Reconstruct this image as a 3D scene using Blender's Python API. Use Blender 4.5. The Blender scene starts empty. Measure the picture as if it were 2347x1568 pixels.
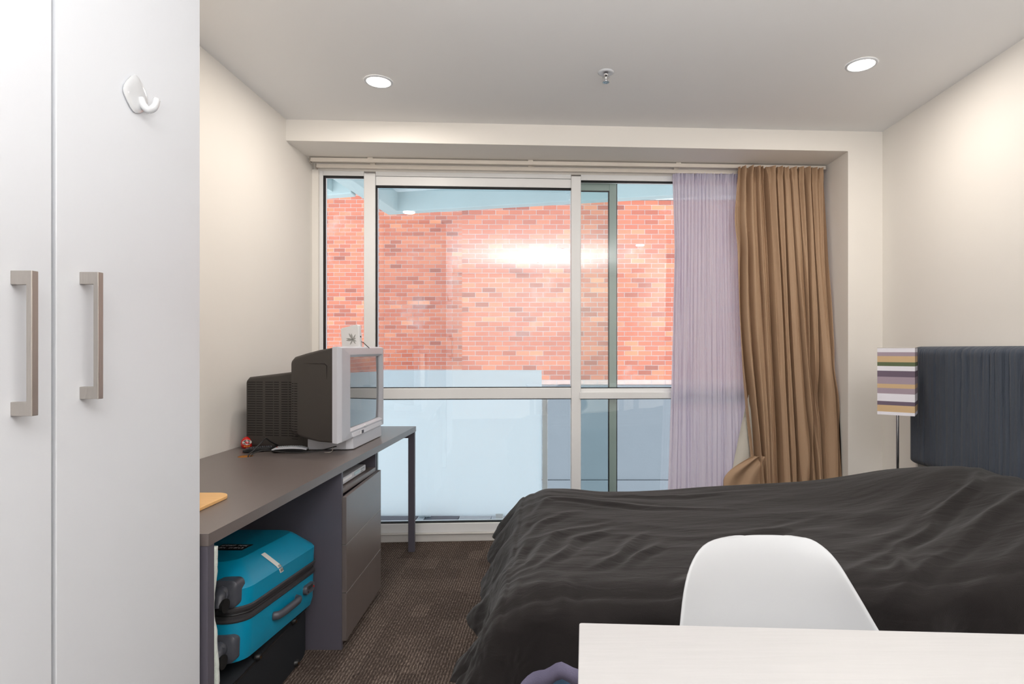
import bpy, bmesh, math, random
from mathutils import Vector, Matrix, noise
R = math.radians
random.seed(7)
SC = bpy.context.scene
COL = SC.collection

# ------------------------------------------------------------------ camera
F = 1320.0; CX = 1270.0; CY = 800.0; H = 1.18          # focal length and principal point in 2347x1568 pixels
cam_d = bpy.data.cameras.new('camera')
cam = bpy.data.objects.new('camera', cam_d); COL.objects.link(cam)
cam.location = (0, 0, H); cam.rotation_euler = (R(90), 0, 0)
cam_d.sensor_width = 36; cam_d.sensor_fit = 'HORIZONTAL'
cam_d.lens = 36 * F / 2347.0
cam_d.shift_x = (2347 / 2 - CX) / 2347.0
cam_d.shift_y = -(1568 / 2 - CY) / 2347.0
cam_d.clip_start = 0.02
SC.camera = cam
# ------------------------------------------------------------------ world, exposure
SC.view_settings.view_transform = 'Standard'
SC.view_settings.look = 'None'
SC.view_settings.gamma = 1
SC.view_settings.exposure = 0.34
SC.view_settings.use_curve_mapping = False
W = bpy.data.worlds.new('sky'); SC.world = W; W.use_nodes = True
bg = W.node_tree.nodes['Background']
bg.inputs[0].default_value = (0.90, 0.95, 1.0, 1); bg.inputs[1].default_value = 2.2
# ceiling lamps: (x, y, watts, colour); the first two are in the photograph, the rest hang behind the camera
ZC = 2.43
LAMPS = [(-.82, 2.69, 6, (1, .92, .83)), (1.35, 2.53, 5, (1, .92, .83)),
         (.42, .05, 3, (1, .97, .95)), (-1.15, 1.86, 2.2, (1, .86, .68)),
         (.30, -1.1, 9, (1, .97, .95)), (1.35, .45, 2.5, (1, .96, .92))]
# added fill: bodiless upward area light behind the camera, stands in for bounced light
ul = bpy.data.lights.new('bounce_fill', 'AREA'); ul.shape = 'DISK'; ul.size = 1.2; ul.energy = 90; ul.color = (1, .985, .97)
ulo = bpy.data.objects.new('bounce_fill', ul); COL.objects.link(ulo); ulo.location = (.35, -.55, 1.32); ulo.rotation_euler = (R(180), 0, 0)

# ------------------------------------------------------------------ materials
def lin(c):
    c = c / 255.0
    return c / 12.92 if c <= .04045 else ((c + .055) / 1.055) ** 2.4
def rgb(t): return (lin(t[0]), lin(t[1]), lin(t[2]), 1)
def mat(name, c, rough=.6, metal=0., spec=.5, bump=0., bscale=200., vary=0., vscale=6., stretch=(1, 1, 1), emit=None, sheen=0., coat=0.):
    m = bpy.data.materials.new(name); m.use_nodes = True
    nt = m.node_tree; b = nt.nodes['Principled BSDF']
    b.inputs['Base Color'].default_value = rgb(c); b.inputs['Roughness'].default_value = rough
    b.inputs['Metallic'].default_value = metal; b.inputs['Specular IOR Level'].default_value = spec
    if sheen: b.inputs['Sheen Weight'].default_value = sheen
    if coat: b.inputs['Coat Weight'].default_value = coat
    if emit:
        b.inputs['Emission Color'].default_value = (*emit[0], 1); b.inputs['Emission Strength'].default_value = emit[1]
    tc = nt.nodes.new('ShaderNodeTexCoord'); mp = nt.nodes.new('ShaderNodeMapping')
    nt.links.new(tc.outputs['Object'], mp.inputs[0]); mp.inputs['Scale'].default_value = stretch
    if vary:
        n = nt.nodes.new('ShaderNodeTexNoise'); n.inputs['Scale'].default_value = vscale; n.inputs['Detail'].default_value = 5
        nt.links.new(mp.outputs[0], n.inputs['Vector'])
        mx = nt.nodes.new('ShaderNodeMix'); mx.data_type = 'RGBA'
        k = 1 - vary
        mx.inputs[6].default_value = (rgb(c)[0] * k, rgb(c)[1] * k, rgb(c)[2] * k, 1)
        k = 1 + vary
        mx.inputs[7].default_value = (min(1, rgb(c)[0] * k), min(1, rgb(c)[1] * k), min(1, rgb(c)[2] * k), 1)
        nt.links.new(n.outputs['Fac'], mx.inputs[0]); nt.links.new(mx.outputs[2], b.inputs['Base Color'])
    if bump:
        n2 = nt.nodes.new('ShaderNodeTexNoise'); n2.inputs['Scale'].default_value = bscale; n2.inputs['Detail'].default_value = 3
        nt.links.new(mp.outputs[0], n2.inputs['Vector'])
        bp = nt.nodes.new('ShaderNodeBump'); bp.inputs['Strength'].default_value = bump; bp.inputs['Distance'].default_value = .002
        nt.links.new(n2.outputs['Fac'], bp.inputs['Height']); nt.links.new(bp.outputs[0], b.inputs['Normal'])
    return m
M = {}
M['wall'] = mat('wall_paint', (238, 234, 228), .7, bump=.08, bscale=120, vary=.02, vscale=2)
M['ceil'] = mat('ceiling_paint', (238, 238, 238), .8, bump=.05, bscale=150)
M['white'] = mat('white_laminate', (212, 215, 220), .35, spec=.4, vary=.01)
M['frame'] = mat('window_aluminium', (236, 237, 238), .4, vary=.02, vscale=3)
M['gasket'] = mat('black_gasket', (18, 20, 22), .7, vary=.1)
M['sash_green'] = mat('outer_sash', (178, 196, 190), .45, vary=.05)
M['nickel'] = mat('brushed_nickel', (190, 184, 178), .42, metal=1., bump=.2, bscale=300, stretch=(1, 1, .05))
M['chrome'] = mat('chrome', (215, 215, 218), .12, metal=1., vary=.02)
M['desk'] = mat('desk_laminate', (106, 97, 94), .30, spec=.8, bump=.15, bscale=500, vary=.10, vscale=14, stretch=(6, .8, 1))
M['desk_side'] = mat('desk_laminate_side', (88, 85, 95), .45, spec=.5, bump=.12, bscale=500, vary=.07, vscale=20, stretch=(1, 1, .2))
M['chipboard'] = mat('raw_chipboard', (196, 132, 62), .9, bump=.3, bscale=300, vary=.15, vscale=200)
M['black'] = mat('black_plastic', (26, 27, 29), .4, vary=.1)
M['rubber'] = mat('black_rubber', (16, 16, 17), .65, vary=.1)
M['tvdark'] = mat('tv_charcoal_plastic', (60, 56, 53), .55, bump=.2, bscale=900, vary=.04)
M['tvslot'] = mat('vent_slot_black', (14, 10, 10), .8, vary=.1)
M['tvsilver'] = mat('tv_silver_plastic', (198, 200, 208), .38, vary=.03, spec=.5)
M['tvscreen'] = mat('tv_screen_glass', (40, 46, 50), .03, spec=1., coat=1., vary=.02)
M['router'] = mat('router_white', (232, 232, 234), .35, vary=.01)
M['grey_print'] = mat('grey_print', (165, 165, 163), .6, vary=.03)
M['teal'] = mat('teal_shell', (0, 144, 182), .3, spec=.6, bump=.25, bscale=700, vary=.05)
M['casegrey'] = mat('suitcase_grey_plastic', (74, 76, 84), .38, vary=.08)
M['zip'] = mat('suitcase_zip_band', (58, 57, 60), .5, vary=.1, bump=.3, bscale=400)
M['blackcase'] = mat('black_case_fabric', (22, 27, 33), .7, bump=.3, bscale=600, vary=.15)
M['brass'] = mat('brass_screw', (120, 90, 60), .4, metal=1, vary=.1)
M['sticker'] = mat('white_sticker', (226, 224, 220), .6, vary=.03)
M['ink'] = mat('black_ink', (40, 40, 42), .7, vary=.05)
M['fleece'] = mat('white_fleece', (214, 224, 216), .95, sheen=.5, bump=1., bscale=260, vary=.06, vscale=60)
M['bamboo'] = mat('bamboo', (226, 178, 118), .5, vary=.12, vscale=18, stretch=(1, 12, 1))
M['red'] = mat('red_lacquer', (206, 24, 20), .25, coat=.5, vary=.05)
M['gold'] = mat('gold_paint', (214, 150, 50), .4, vary=.1)
M['cream_face'] = mat('doll_face_white', (236, 226, 222), .5, vary=.02)
M['headboard'] = mat('slate_fabric', (64, 72, 85), .88, bump=.5, bscale=800, vary=.14, vscale=55, stretch=(1, 1, .08), sheen=.15)
M['tablewood'] = mat('whitewashed_wood', (174, 173, 173), .42, vary=.065, vscale=22, stretch=(.5, 9, 1), bump=.08, bscale=120)
M['chairwhite'] = mat('white_shell_plastic', (172, 174, 177), .42, vary=.01)
M['beech'] = mat('beech_wood', (205, 165, 118), .5, vary=.1, vscale=20, stretch=(4, 4, .4))
M['mattress'] = mat('white_mattress', (220, 220, 220), .9, bump=.3, vary=.03)
M['bluesheet'] = mat('light_blue_cotton', (112, 152, 196), .9, bump=.4, bscale=300, vary=.08, vscale=18)
M['lilac'] = mat('lilac_cotton', (104, 100, 124), .85, bump=.4, bscale=400, vary=.08, vscale=30)
M['render'] = mat('grey_render', (120, 127, 135), .85, bump=.8, bscale=25, vary=.06, vscale=2)
M['concrete'] = mat('pale_painted_concrete', (172, 190, 194), .75, bump=.3, bscale=30, vary=.08, vscale=2)
M['soffit'] = mat('white_painted_soffit', (220, 228, 232), .75, vary=.03)
M['mortar'] = mat('pale_mortar', (196, 194, 198), .9, bump=.5, bscale=200, vary=.12, vscale=5)
M['dtile'] = mat('dark_paver', (66, 76, 90), .7, bump=.4, vary=.15, vscale=15)
M['ltile'] = mat('light_paver', (150, 158, 166), .7, bump=.4, vary=.1, vscale=15)
M['ground'] = mat('pale_ground', (215, 215, 213), .9, vary=.05)
M['bracket'] = mat('white_steel', (240, 243, 243), .4, vary=.02)
M['cable'] = mat('cable_black', (22, 22, 24), .45, vary=.1)
M['display'] = mat('pale_display', (190, 214, 222), .2, vary=.02)
M['key'] = mat('grey_keys', (170, 176, 182), .4, vary=.1)
M['key_red'] = mat('red_key', (180, 60, 50), .5, vary=.1)
M['plastic_hook'] = mat('glossy_white_hook', (200, 202, 205), .12, spec=.7, coat=.6, vary=.01)
M['track'] = mat('curtain_track_white', (226, 218, 208), .4, vary=.03)
M['lampglow'] = mat('lamp_diffuser', (255, 250, 240), .5, emit=((1, .93, .82), 9.0))
M['boardpaint'] = mat('painted_sill', (214, 211, 208), .6, vary=.04, vscale=5, bump=.1)

def glass_mat(name, tint, refl, rough=0.):
    m = bpy.data.materials.new(name); m.use_nodes = True; nt = m.node_tree; nt.nodes.clear()
    out = nt.nodes.new('ShaderNodeOutputMaterial'); tr = nt.nodes.new('ShaderNodeBsdfTransparent'); gl = nt.nodes.new('ShaderNodeBsdfGlossy')
    tr.inputs[0].default_value = (*tint, 1); gl.inputs['Roughness'].default_value = rough
    fr = nt.nodes.new('ShaderNodeFresnel'); fr.inputs[0].default_value = 1.5
    mu = nt.nodes.new('ShaderNodeMath'); mu.operation = 'MULTIPLY'; mu.inputs[1].default_value = refl; mu.use_clamp = True
    mx = nt.nodes.new('ShaderNodeMixShader')
    nt.links.new(fr.outputs[0], mu.inputs[0]); nt.links.new(mu.outputs[0], mx.inputs[0])
    nt.links.new(tr.outputs[0], mx.inputs[1]); nt.links.new(gl.outputs[0], mx.inputs[2]); nt.links.new(mx.outputs[0], out.inputs[0])
    return m
M['glass'] = glass_mat('window_glass', (.97, .985, .98), 1.6)
M['glass2'] = glass_mat('window_glass_reflective', (.93, .955, .96), 3.2)
M['glass_green'] = glass_mat('greenish_glass', (.86, .92, .92), 1.8)

def translucent_mat(name, c, t, transp, rough=.8, bump=0., bscale=300, stretch=(1, 1, 1)):
    m = bpy.data.materials.new(name); m.use_nodes = True; nt = m.node_tree
    b = nt.nodes['Principled BSDF']; b.inputs['Base Color'].default_value = rgb(c); b.inputs['Roughness'].default_value = rough
    b.inputs['Specular IOR Level'].default_value = .3
    out = nt.nodes['Material Output']
    tl = nt.nodes.new('ShaderNodeBsdfTranslucent'); tl.inputs[0].default_value = rgb(c)
    mx = nt.nodes.new('ShaderNodeMixShader'); mx.inputs[0].default_value = t
    nt.links.new(b.outputs[0], mx.inputs[1]); nt.links.new(tl.outputs[0], mx.inputs[2])
    last = mx
    if transp:
        tr = nt.nodes.new('ShaderNodeBsdfTransparent'); m2 = nt.nodes.new('ShaderNodeMixShader'); m2.inputs[0].default_value = transp
        nt.links.new(mx.outputs[0], m2.inputs[1]); nt.links.new(tr.outputs[0], m2.inputs[2]); last = m2
    nt.links.new(last.outputs[0], out.inputs[0])
    if bump:
        tc = nt.nodes.new('ShaderNodeTexCoord'); mp = nt.nodes.new('ShaderNodeMapping'); mp.inputs['Scale'].default_value = stretch
        n2 = nt.nodes.new('ShaderNodeTexNoise'); n2.inputs['Scale'].default_value = bscale
        bp = nt.nodes.new('ShaderNodeBump'); bp.inputs['Strength'].default_value = bump; bp.inputs['Distance'].default_value = .002
        nt.links.new(tc.outputs['Object'], mp.inputs[0]); nt.links.new(mp.outputs[0], n2.inputs['Vector'])
        nt.links.new(n2.outputs['Fac'], bp.inputs['Height']); nt.links.new(bp.outputs[0], b.inputs['Normal'])
    return m
M['frosted'] = translucent_mat('frosted_glass', (240, 249, 253), .80, 0, .25)
M['sheer'] = translucent_mat('sheer_lilac_voile', (234, 231, 244), .50, .05, .9, .2, 700)
M['drape'] = translucent_mat('brown_satin_curtain', (180, 150, 122), .06, 0, .62, .25, 500, (1, 1, .1))
M['lining'] = translucent_mat('cream_lining', (226, 222, 212), .3, 0, .85, .2, 500)

# black cotton with a fine weave and slightly varying tone
M['cover'] = mat('black_cotton', (22, 18, 18), .85, spec=.25, bump=.4, bscale=420, vary=.12, vscale=4, sheen=.12)
nt = M['cover'].node_tree; b = nt.nodes['Principled BSDF']
bp0 = [n for n in nt.nodes if n.type == 'BUMP'][0]
tc = [n for n in nt.nodes if n.type == 'TEX_COORD'][0]
mp2 = nt.nodes.new('ShaderNodeMapping'); mp2.inputs['Scale'].default_value = (2.6, 11, 9); nt.links.new(tc.outputs['Object'], mp2.inputs[0])
nw = nt.nodes.new('ShaderNodeTexNoise'); nw.inputs['Scale'].default_value = 2.2; nw.inputs['Detail'].default_value = 6; nw.inputs['Distortion'].default_value = 1.4
nt.links.new(mp2.outputs[0], nw.inputs['Vector'])
bp1 = nt.nodes.new('ShaderNodeBump'); bp1.inputs['Strength'].default_value = .4; bp1.inputs['Distance'].default_value = .007
nt.links.new(nw.outputs['Fac'], bp1.inputs['Height']); nt.links.new(bp0.outputs[0], bp1.inputs['Normal']); nt.links.new(bp1.outputs[0], b.inputs['Normal'])

# brick: colour differs from brick to brick, chalky bloom in patches
def brick_mat(name, mean, zoff):
    m = mat(name, mean, .85, bump=.5, bscale=120); nt = m.node_tree; b = nt.nodes['Principled BSDF']
    oi = nt.nodes.new('ShaderNodeObjectInfo'); ge = nt.nodes.new('ShaderNodeNewGeometry')
    ad = nt.nodes.new('ShaderNodeMath'); ad.operation = 'ADD'; fr = nt.nodes.new('ShaderNodeMath'); fr.operation = 'FRACT'
    nt.links.new(oi.outputs['Random'], ad.inputs[0]); nt.links.new(ge.outputs['Random Per Island'], ad.inputs[1]); nt.links.new(ad.outputs[0], fr.inputs[0])
    cr = nt.nodes.new('ShaderNodeValToRGB'); cr.color_ramp.interpolation = 'LINEAR'
    el = cr.color_ramp.elements; el[0].position = 0; el[0].color = rgb((150, 84, 72)); el[1].position = 1; el[1].color = rgb((216, 142, 108))
    for p, c in ((.05, (166, 92, 76)), (.16, (184, 102, 82)), (.6, (194, 112, 88)), (.92, (202, 122, 94))):
        e = el.new(p); e.color = rgb(c)
    nt.links.new(fr.outputs[0], cr.inputs[0])
    n = nt.nodes.new('ShaderNodeTexNoise'); n.inputs['Scale'].default_value = 1.1; n.inputs['Detail'].default_value = 8; n.inputs['Roughness'].default_value = .75
    nt.links.new(ge.outputs['Position'], n.inputs['Vector'])
    r2 = nt.nodes.new('ShaderNodeValToRGB'); r2.color_ramp.elements[0].position = .56; r2.color_ramp.elements[1].position = .78
    r2.color_ramp.elements[1].color = (.55, .55, .55, 1)
    nt.links.new(n.outputs['Fac'], r2.inputs[0])
    mx = nt.nodes.new('ShaderNodeMix'); mx.data_type = 'RGBA'; mx.inputs[7].default_value = rgb((214, 196, 194))
    nt.links.new(r2.outputs[0], mx.inputs[0]); nt.links.new(cr.outputs[0], mx.inputs[6]); nt.links.new(mx.outputs[2], b.inputs['Base Color'])
    return m
M['brick'] = brick_mat('red_clay_brick', (205, 105, 80), 0)
M['brick_pale'] = mat('bloomed_brick', (206, 178, 172), .9, bump=.5, vary=.2, vscale=12)

# carpet: ribbed loop tiles, ribs turned from tile to tile
def carpet():
    m = bpy.data.materials.new('brown_ribbed_carpet'); m.use_nodes = True; nt = m.node_tree; b = nt.nodes['Principled BSDF']
    b.inputs['Roughness'].default_value = .95; b.inputs['Specular IOR Level'].default_value = .1
    L = nt.links.new
    tc = nt.nodes.new('ShaderNodeTexCoord'); mp = nt.nodes.new('ShaderNodeMapping'); mp.inputs['Scale'].default_value = (82, 82, 1)
    L(tc.outputs['Object'], mp.inputs[0])
    sx = nt.nodes.new('ShaderNodeSeparateXYZ'); L(mp.outputs[0], sx.inputs[0])
    si = nt.nodes.new('ShaderNodeMath'); si.operation = 'SINE'; ml = nt.nodes.new('ShaderNodeMath'); ml.operation = 'MULTIPLY'; ml.inputs[1].default_value = 6.283
    L(sx.outputs[0], ml.inputs[0]); L(ml.outputs[0], si.inputs[0])
    n = nt.nodes.new('ShaderNodeTexNoise'); n.inputs['Scale'].default_value = 1; n.inputs['Detail'].default_value = 2
    mp3 = nt.nodes.new('ShaderNodeMapping'); mp3.inputs['Scale'].default_value = (240, 60, 1); L(tc.outputs['Object'], mp3.inputs[0]); L(mp3.outputs[0], n.inputs['Vector'])
    ck = nt.nodes.new('ShaderNodeTexNoise'); ck.inputs['Scale'].default_value = 1; ck.inputs['Detail'].default_value = 1
    mp4 = nt.nodes.new('ShaderNodeMapping'); mp4.inputs['Scale'].default_value = (14, 7, 1); L(tc.outputs['Object'], mp4.inputs[0])
    L(mp4.outputs[0], ck.inputs['Vector'])
    vo = nt.nodes.new('ShaderNodeTexVoronoi'); vo.distance = 'CHEBYCHEV'; vo.inputs['Scale'].default_value = 1; vo.inputs['Randomness'].default_value = .3
    mp5 = nt.nodes.new('ShaderNodeMapping'); mp5.inputs['Scale'].default_value = (13, 7, 1); L(tc.outputs['Object'], mp5.inputs[0]); L(mp5.outputs[0], vo.inputs['Vector'])
    def mth(op, a, bb):
        x = nt.nodes.new('ShaderNodeMath'); x.operation = op
        for i, v in enumerate((a, bb)):
            if isinstance(v, (int, float)): x.inputs[i].default_value = v
            else: L(v, x.inputs[i])
        return x.outputs[0]
    rib = mth('MULTIPLY', mth('ADD', si.outputs[0], 1), .5)
    fac = mth('ADD', mth('MULTIPLY', rib, .20), mth('MULTIPLY', n.outputs['Fac'], .80))
    sep = nt.nodes.new('ShaderNodeSeparateColor'); L(vo.outputs['Color'], sep.inputs[0])
    fac = mth('ADD', fac, mth('MULTIPLY', mth('SUBTRACT', sep.outputs[0], .5), .10))
    cr = nt.nodes.new('ShaderNodeValToRGB'); e = cr.color_ramp.elements
    e[0].position = .15; e[0].color = rgb((42, 36, 34)); e[1].position = .9; e[1].color = rgb((162, 146, 134))
    x = e.new(.5); x.color = rgb((84, 73, 67))
    L(fac, cr.inputs[0]); L(cr.outputs[0], b.inputs['Base Color'])
    bp = nt.nodes.new('ShaderNodeBump'); bp.inputs['Strength'].default_value = .8; bp.inputs['Distance'].default_value = .003
    L(fac, bp.inputs['Height']); L(bp.outputs[0], b.inputs['Normal'])
    return m
M['carpet'] = carpet()

def stripes():
    m = mat('striped_lamp_shade_fabric', (235, 235, 240), .85, bump=.3, bscale=900); nt = m.node_tree; b = nt.nodes['Principled BSDF']
    tc = [n for n in nt.nodes if n.type == 'TEX_COORD'][0]
    sx = nt.nodes.new('ShaderNodeSeparateXYZ'); nt.links.new(tc.outputs['Generated'], sx.inputs[0])
    cr = nt.nodes.new('ShaderNodeValToRGB'); cr.color_ramp.interpolation = 'CONSTANT'
    wh, mv, tn, gn, dp = (232, 230, 238), (164, 148, 160), (206, 176, 136), (96, 108, 80), (108, 94, 110)
    bands = [(193, wh), (235, mv), (270, tn), (325, gn), (360, wh), (403, dp), (458, mv), (523, tn), (562, mv), (612, wh), (680, dp), (715, tn), (775, wh), (803, None)]
    seq = []
    for i in range(len(bands) - 1):
        seq.append((1 - (bands[i + 1][0] - 193) / 610.0, bands[i][1]))
    seq.sort(key=lambda t: t[0])
    el = cr.color_ramp.elements; el[0].position = 0; el[0].color = rgb(seq[0][1]); el[1].position = seq[1][0]; el[1].color = rgb(seq[1][1])
    for p, c in seq[2:]:
        e = el.new(p); e.color = rgb(c)
    nt.links.new(sx.outputs[2], cr.inputs[0]); nt.links.new(cr.outputs[0], b.inputs['Base Color'])
    return m
M['stripes'] = stripes()

# ------------------------------------------------------------------ mesh helpers
def BM(): return bmesh.new()
def box(bm, x0, x1, y0, y1, z0, z1, mtx=None):
    vs = [bm.verts.new((x, y, z)) for x in (x0, x1) for y in (y0, y1) for z in (z0, z1)]
    if mtx is not None:
        for v in vs: v.co = mtx @ v.co
    for f in ((0, 1, 3, 2), (4, 6, 7, 5), (0, 4, 5, 1), (2, 3, 7, 6), (0, 2, 6, 4), (1, 5, 7, 3)):
        bm.faces.new([vs[i] for i in f])
    return vs
def loft(bm, rings, cap=True, closed=True):
    vr = [[bm.verts.new(p) for p in r] for r in rings]
    n = len(vr[0])
    for a, b_ in zip(vr[:-1], vr[1:]):
        for i in range(n if closed else n - 1):
            j = (i + 1) % n
            bm.faces.new((a[i], a[j], b_[j], b_[i]))
    if cap:
        bm.faces.new(list(reversed(vr[0]))); bm.faces.new(vr[-1])
    return vr
def circle(cx, cy, z, r, n=24, ph=0): return [(cx + r * math.cos(2 * math.pi * i / n + ph), cy + r * math.sin(2 * math.pi * i / n + ph), z) for i in range(n)]
def lathe(bm, prof, cx=0, cy=0, n=28, cap=True): return loft(bm, [circle(cx, cy, z, max(r, 1e-4), n) for r, z in prof], cap)
def rrect(w0, w1, h0, h1, r, n=5):
    pts = []
    for (cx, cy, a) in ((w1 - r, h1 - r, 0), (w0 + r, h1 - r, 90), (w0 + r, h0 + r, 180), (w1 - r, h0 + r, 270)):
        for i in range(n + 1):
            t = R(a + 90 * i / n); pts.append((cx + r * math.cos(t), cy + r * math.sin(t)))
    return pts
def tube(bm, pts, r, n=8, smooth_steps=0):
    P = [Vector(p) for p in pts]
    if smooth_steps:
        Q = []
        for i in range(len(P) - 1):
            p0 = P[max(i - 1, 0)]; p1 = P[i]; p2 = P[i + 1]; p3 = P[min(i + 2, len(P) - 1)]
            for k in range(smooth_steps):
                t = k / smooth_steps
                Q.append(.5 * ((2 * p1) + (p2 - p0) * t + (2 * p0 - 5 * p1 + 4 * p2 - p3) * t * t + (3 * p1 - p0 - 3 * p2 + p3) * t ** 3))
        Q.append(P[-1]); P = Q
    rings = []; up = Vector((0, 0, 1))
    for i, p in enumerate(P):
        d = (P[min(i + 1, len(P) - 1)] - P[max(i - 1, 0)]).normalized()
        a = d.cross(up)
        if a.length < 1e-3: a = d.cross(Vector((1, 0, 0)))
        a.normalize(); c = a.cross(d)
        rr = r[i] if isinstance(r, (list, tuple)) else r
        rings.append([tuple(p + a * rr * math.cos(2 * math.pi * k / n) + c * rr * math.sin(2 * math.pi * k / n)) for k in range(n)])
    return loft(bm, rings)
def wmat(o):
    m = Matrix.Identity(4)
    while o is not None:
        m = (Matrix.Translation(o.location) @ o.rotation_euler.to_matrix().to_4x4()) @ m; o = o.parent
    return m
def obj(name, bm, m, parent=None, smooth=False, bevel=0., seg=2, local=False, label=None, subsurf=0, solid=0., sharp=None):
    bmesh.ops.recalc_face_normals(bm, faces=bm.faces)
    if parent is not None and not local: bm.transform(wmat(parent).inverted())
    me = bpy.data.meshes.new(name); bm.to_mesh(me); bm.free()
    for mm in (m if isinstance(m, (list, tuple)) else [m]): me.materials.append(mm)
    if smooth:
        me.polygons.foreach_set('use_smooth', [True] * len(me.polygons))
        if sharp: me.set_sharp_from_angle(angle=R(sharp))
    o = bpy.data.objects.new(name, me); COL.objects.link(o)
    if parent is not None: o.parent = parent
    if solid:
        md = o.modifiers.new('solid', 'SOLIDIFY'); md.thickness = solid; md.offset = 0
    if bevel:
        md = o.modifiers.new('bevel', 'BEVEL'); md.width = bevel; md.segments = seg; md.limit_method = 'ANGLE'; md.angle_limit = R(40)
    if subsurf:
        md = o.modifiers.new('sub', 'SUBSURF'); md.levels = subsurf; md.render_levels = subsurf
    if label: o['label'] = label
    return o
def tag(o, label, cat, group=None):
    o['label'] = label; o['category'] = cat
    if group: o['group'] = group
    return o
def thing(name, label, cat, loc=(0, 0, 0), rotz=0, group=None):
    o = bpy.data.objects.new(name, None); COL.objects.link(o); o.empty_display_size = .1
    o.location = loc; o.rotation_euler = (0, 0, rotz); return tag(o, label, cat, group)
def struct(name, bm, m, parent=None, **k):
    o = obj(name, bm, m, parent, **k)
    if parent is None: o['kind'] = 'structure'
    return o
def bx(name, dims, m, parent=None, bevel=.0, **k):
    bm = BM(); box(bm, *dims); return obj(name, bm, m, parent, bevel=bevel, **k)

# ------------------------------------------------------------------ room shell
XL, XR, YB = -1.46, 1.89, -2.6
SL = .05                                                      # the window wall runs slightly askew
WA = math.atan(SL)
WM = Matrix.Translation((XL, 3.50, 0)) @ Matrix.Rotation(WA, 4, 'Z')   # x = along the wall, y = outwards
def S(u):                                                     # pixel column -> distance along the window wall
    k = (u - CX) / F
    X = k * (3.50 - SL * XL) / (1 - SL * k)
    return (X - XL) / math.cos(WA)
SE = (1.687 - XL) / math.cos(WA)
ZS = 2.315
bm = BM(); box(bm, XL - .12, XR + .12, YB - .1, 3.9, -.12, 0); struct('floor', bm, M['carpet'])
bm = BM(); box(bm, XL - .12, XR + .12, YB - .1, 3.9, ZC, ZC + .15); struct('ceiling', bm, M['ceil'])
bm = BM(); box(bm, XL - .12, XL, YB - .1, 3.497, 0, ZC); struct('wall_left', bm, M['wall'])
bm = BM(); box(bm, XR, XR + .12, YB - .1, 3.9, 0, ZC); struct('wall_right', bm, M['wall'])
bm = BM(); box(bm, XL, XR, YB - .1, YB, 0, ZC); struct('wall_back', bm, M['wall'])
bm = BM()
box(bm, -.12, SE + .3, 0, .16, 2.264, ZC, WM)                  # lintel over the window
box(bm, -.12, 0, .0, .16, 0, 2.27, WM)
struct('wall_window', bm, M['wall'])
bm = BM()                                                      # dropped bulkhead in front of the window
v = [(XL, 3.135), (XR, 3.315), (XR, 3.70), (XL, 3.50)]
loft(bm, [[(x, y, ZS) for x, y in v], [(x, y, ZC) for x, y in v]]); struct('trim_1', bm, M['wall'])
bm = BM()                                                      # column to the right of the window
v = [(1.687, 3.305), (XR, 3.315), (XR, 3.9), (1.687, 3.9)]
loft(bm, [[(x, y, 0) for x, y in v], [(x, y, ZS) for x, y in v]]); struct('trim_2', bm, M['wall'])
bm = BM(); box(bm, 0, SE, -.012, .03, 0, .052, WM); box(bm, 0, SE, -.02, .03, .045, .055, WM)
struct('baseboard_back', bm, M['boardpaint'], bevel=.003)

bm = BM(); box(bm, -.02, .036, -.025, -.001, .056, 2.264, WM); struct('trim_3', bm, M['wall'])
# window: three lights of aluminium framing
def wbox(bm, s0, s1, d0, d1, z0, z1): box(bm, s0, s1, d0, d1, z0, z1, WM)
s_l, s_m1a, s_m1b, s_m2a, s_m2b = S(741), S(835), S(861), S(1309), S(1331)
def window(n, parts):
    e = bpy.data.objects.new('window_%d' % n, None); COL.objects.link(e); e.location = (XL, 3.5, 0); e['kind'] = 'structure'
    for nm, boxes, m, bv in parts:
        bm = BM()
        for q in boxes: wbox(bm, *q)
        obj(nm, bm, m, e, bevel=bv)
    return e
GT, GB = 2.235, .111
w1 = window(1, [
    ('window_frame', [(.012, s_l, -.005, .07, .055, 2.264), (s_l, s_m1a, -.005, .07, GT, 2.264), (s_l, s_m1a, -.005, .07, .055, GB)], M['frame'], .003),
    ('mullion', [(s_m1a, s_m1b, -.012, .075, .055, 2.25)], M['frame'], .003),
    ('gasket', [(s_l, s_l + .006, .0, .03, GB, GT), (s_l, s_m1a, .0, .03, GT - .007, GT), (s_m1b - .001, s_m1b + .004, .0, .03, GB, 2.18)], M['gasket'], 0),
    ('transom', [(s_l, s_m1a, .0, .07, .873, .94)], M['frame'], .003),
    ('upper_pane', [(s_l, s_m1a, .035, .039, .94, GT)], M['glass'], 0),
    ('lower_pane', [(s_l, s_m1a, .035, .039, GB, .873)], M['glass'], 0)])
w2 = window(2, [
    ('window_frame', [(s_m1b, s_m2a, -.005, .07, GT + .002, 2.264), (s_m1b, s_m2a, -.008, .07, .055, GB)], M['frame'], .003),
    ('top_rail', [(s_m1b + .001, s_m2a, -.002, .06, 2.18, GT)], M['frame'], .003),
    ('transom', [(s_m1b, s_m2a, -.014, .06, .873, .94)], M['frame'], .004),
    ('gasket', [(s_m1b, s_m2a, .0, .03, 2.172, 2.18), (s_m1b, s_m2a, .002, .03, .94, .944), (s_m1b, s_m2a, .002, .03, .868, .873), (s_m1b, s_m2a, .002, .03, GB, GB + .006)], M['gasket'], 0),
    ('upper_pane', [(s_m1b, s_m2a, .034, .039, .94, 2.178)], M['glass2'], 0),
    ('lower_pane', [(s_m1b, s_m2a, .034, .039, GB, .873)], M['glass'], 0)])
s_a, s_b = S(1401), S(1418)
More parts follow.
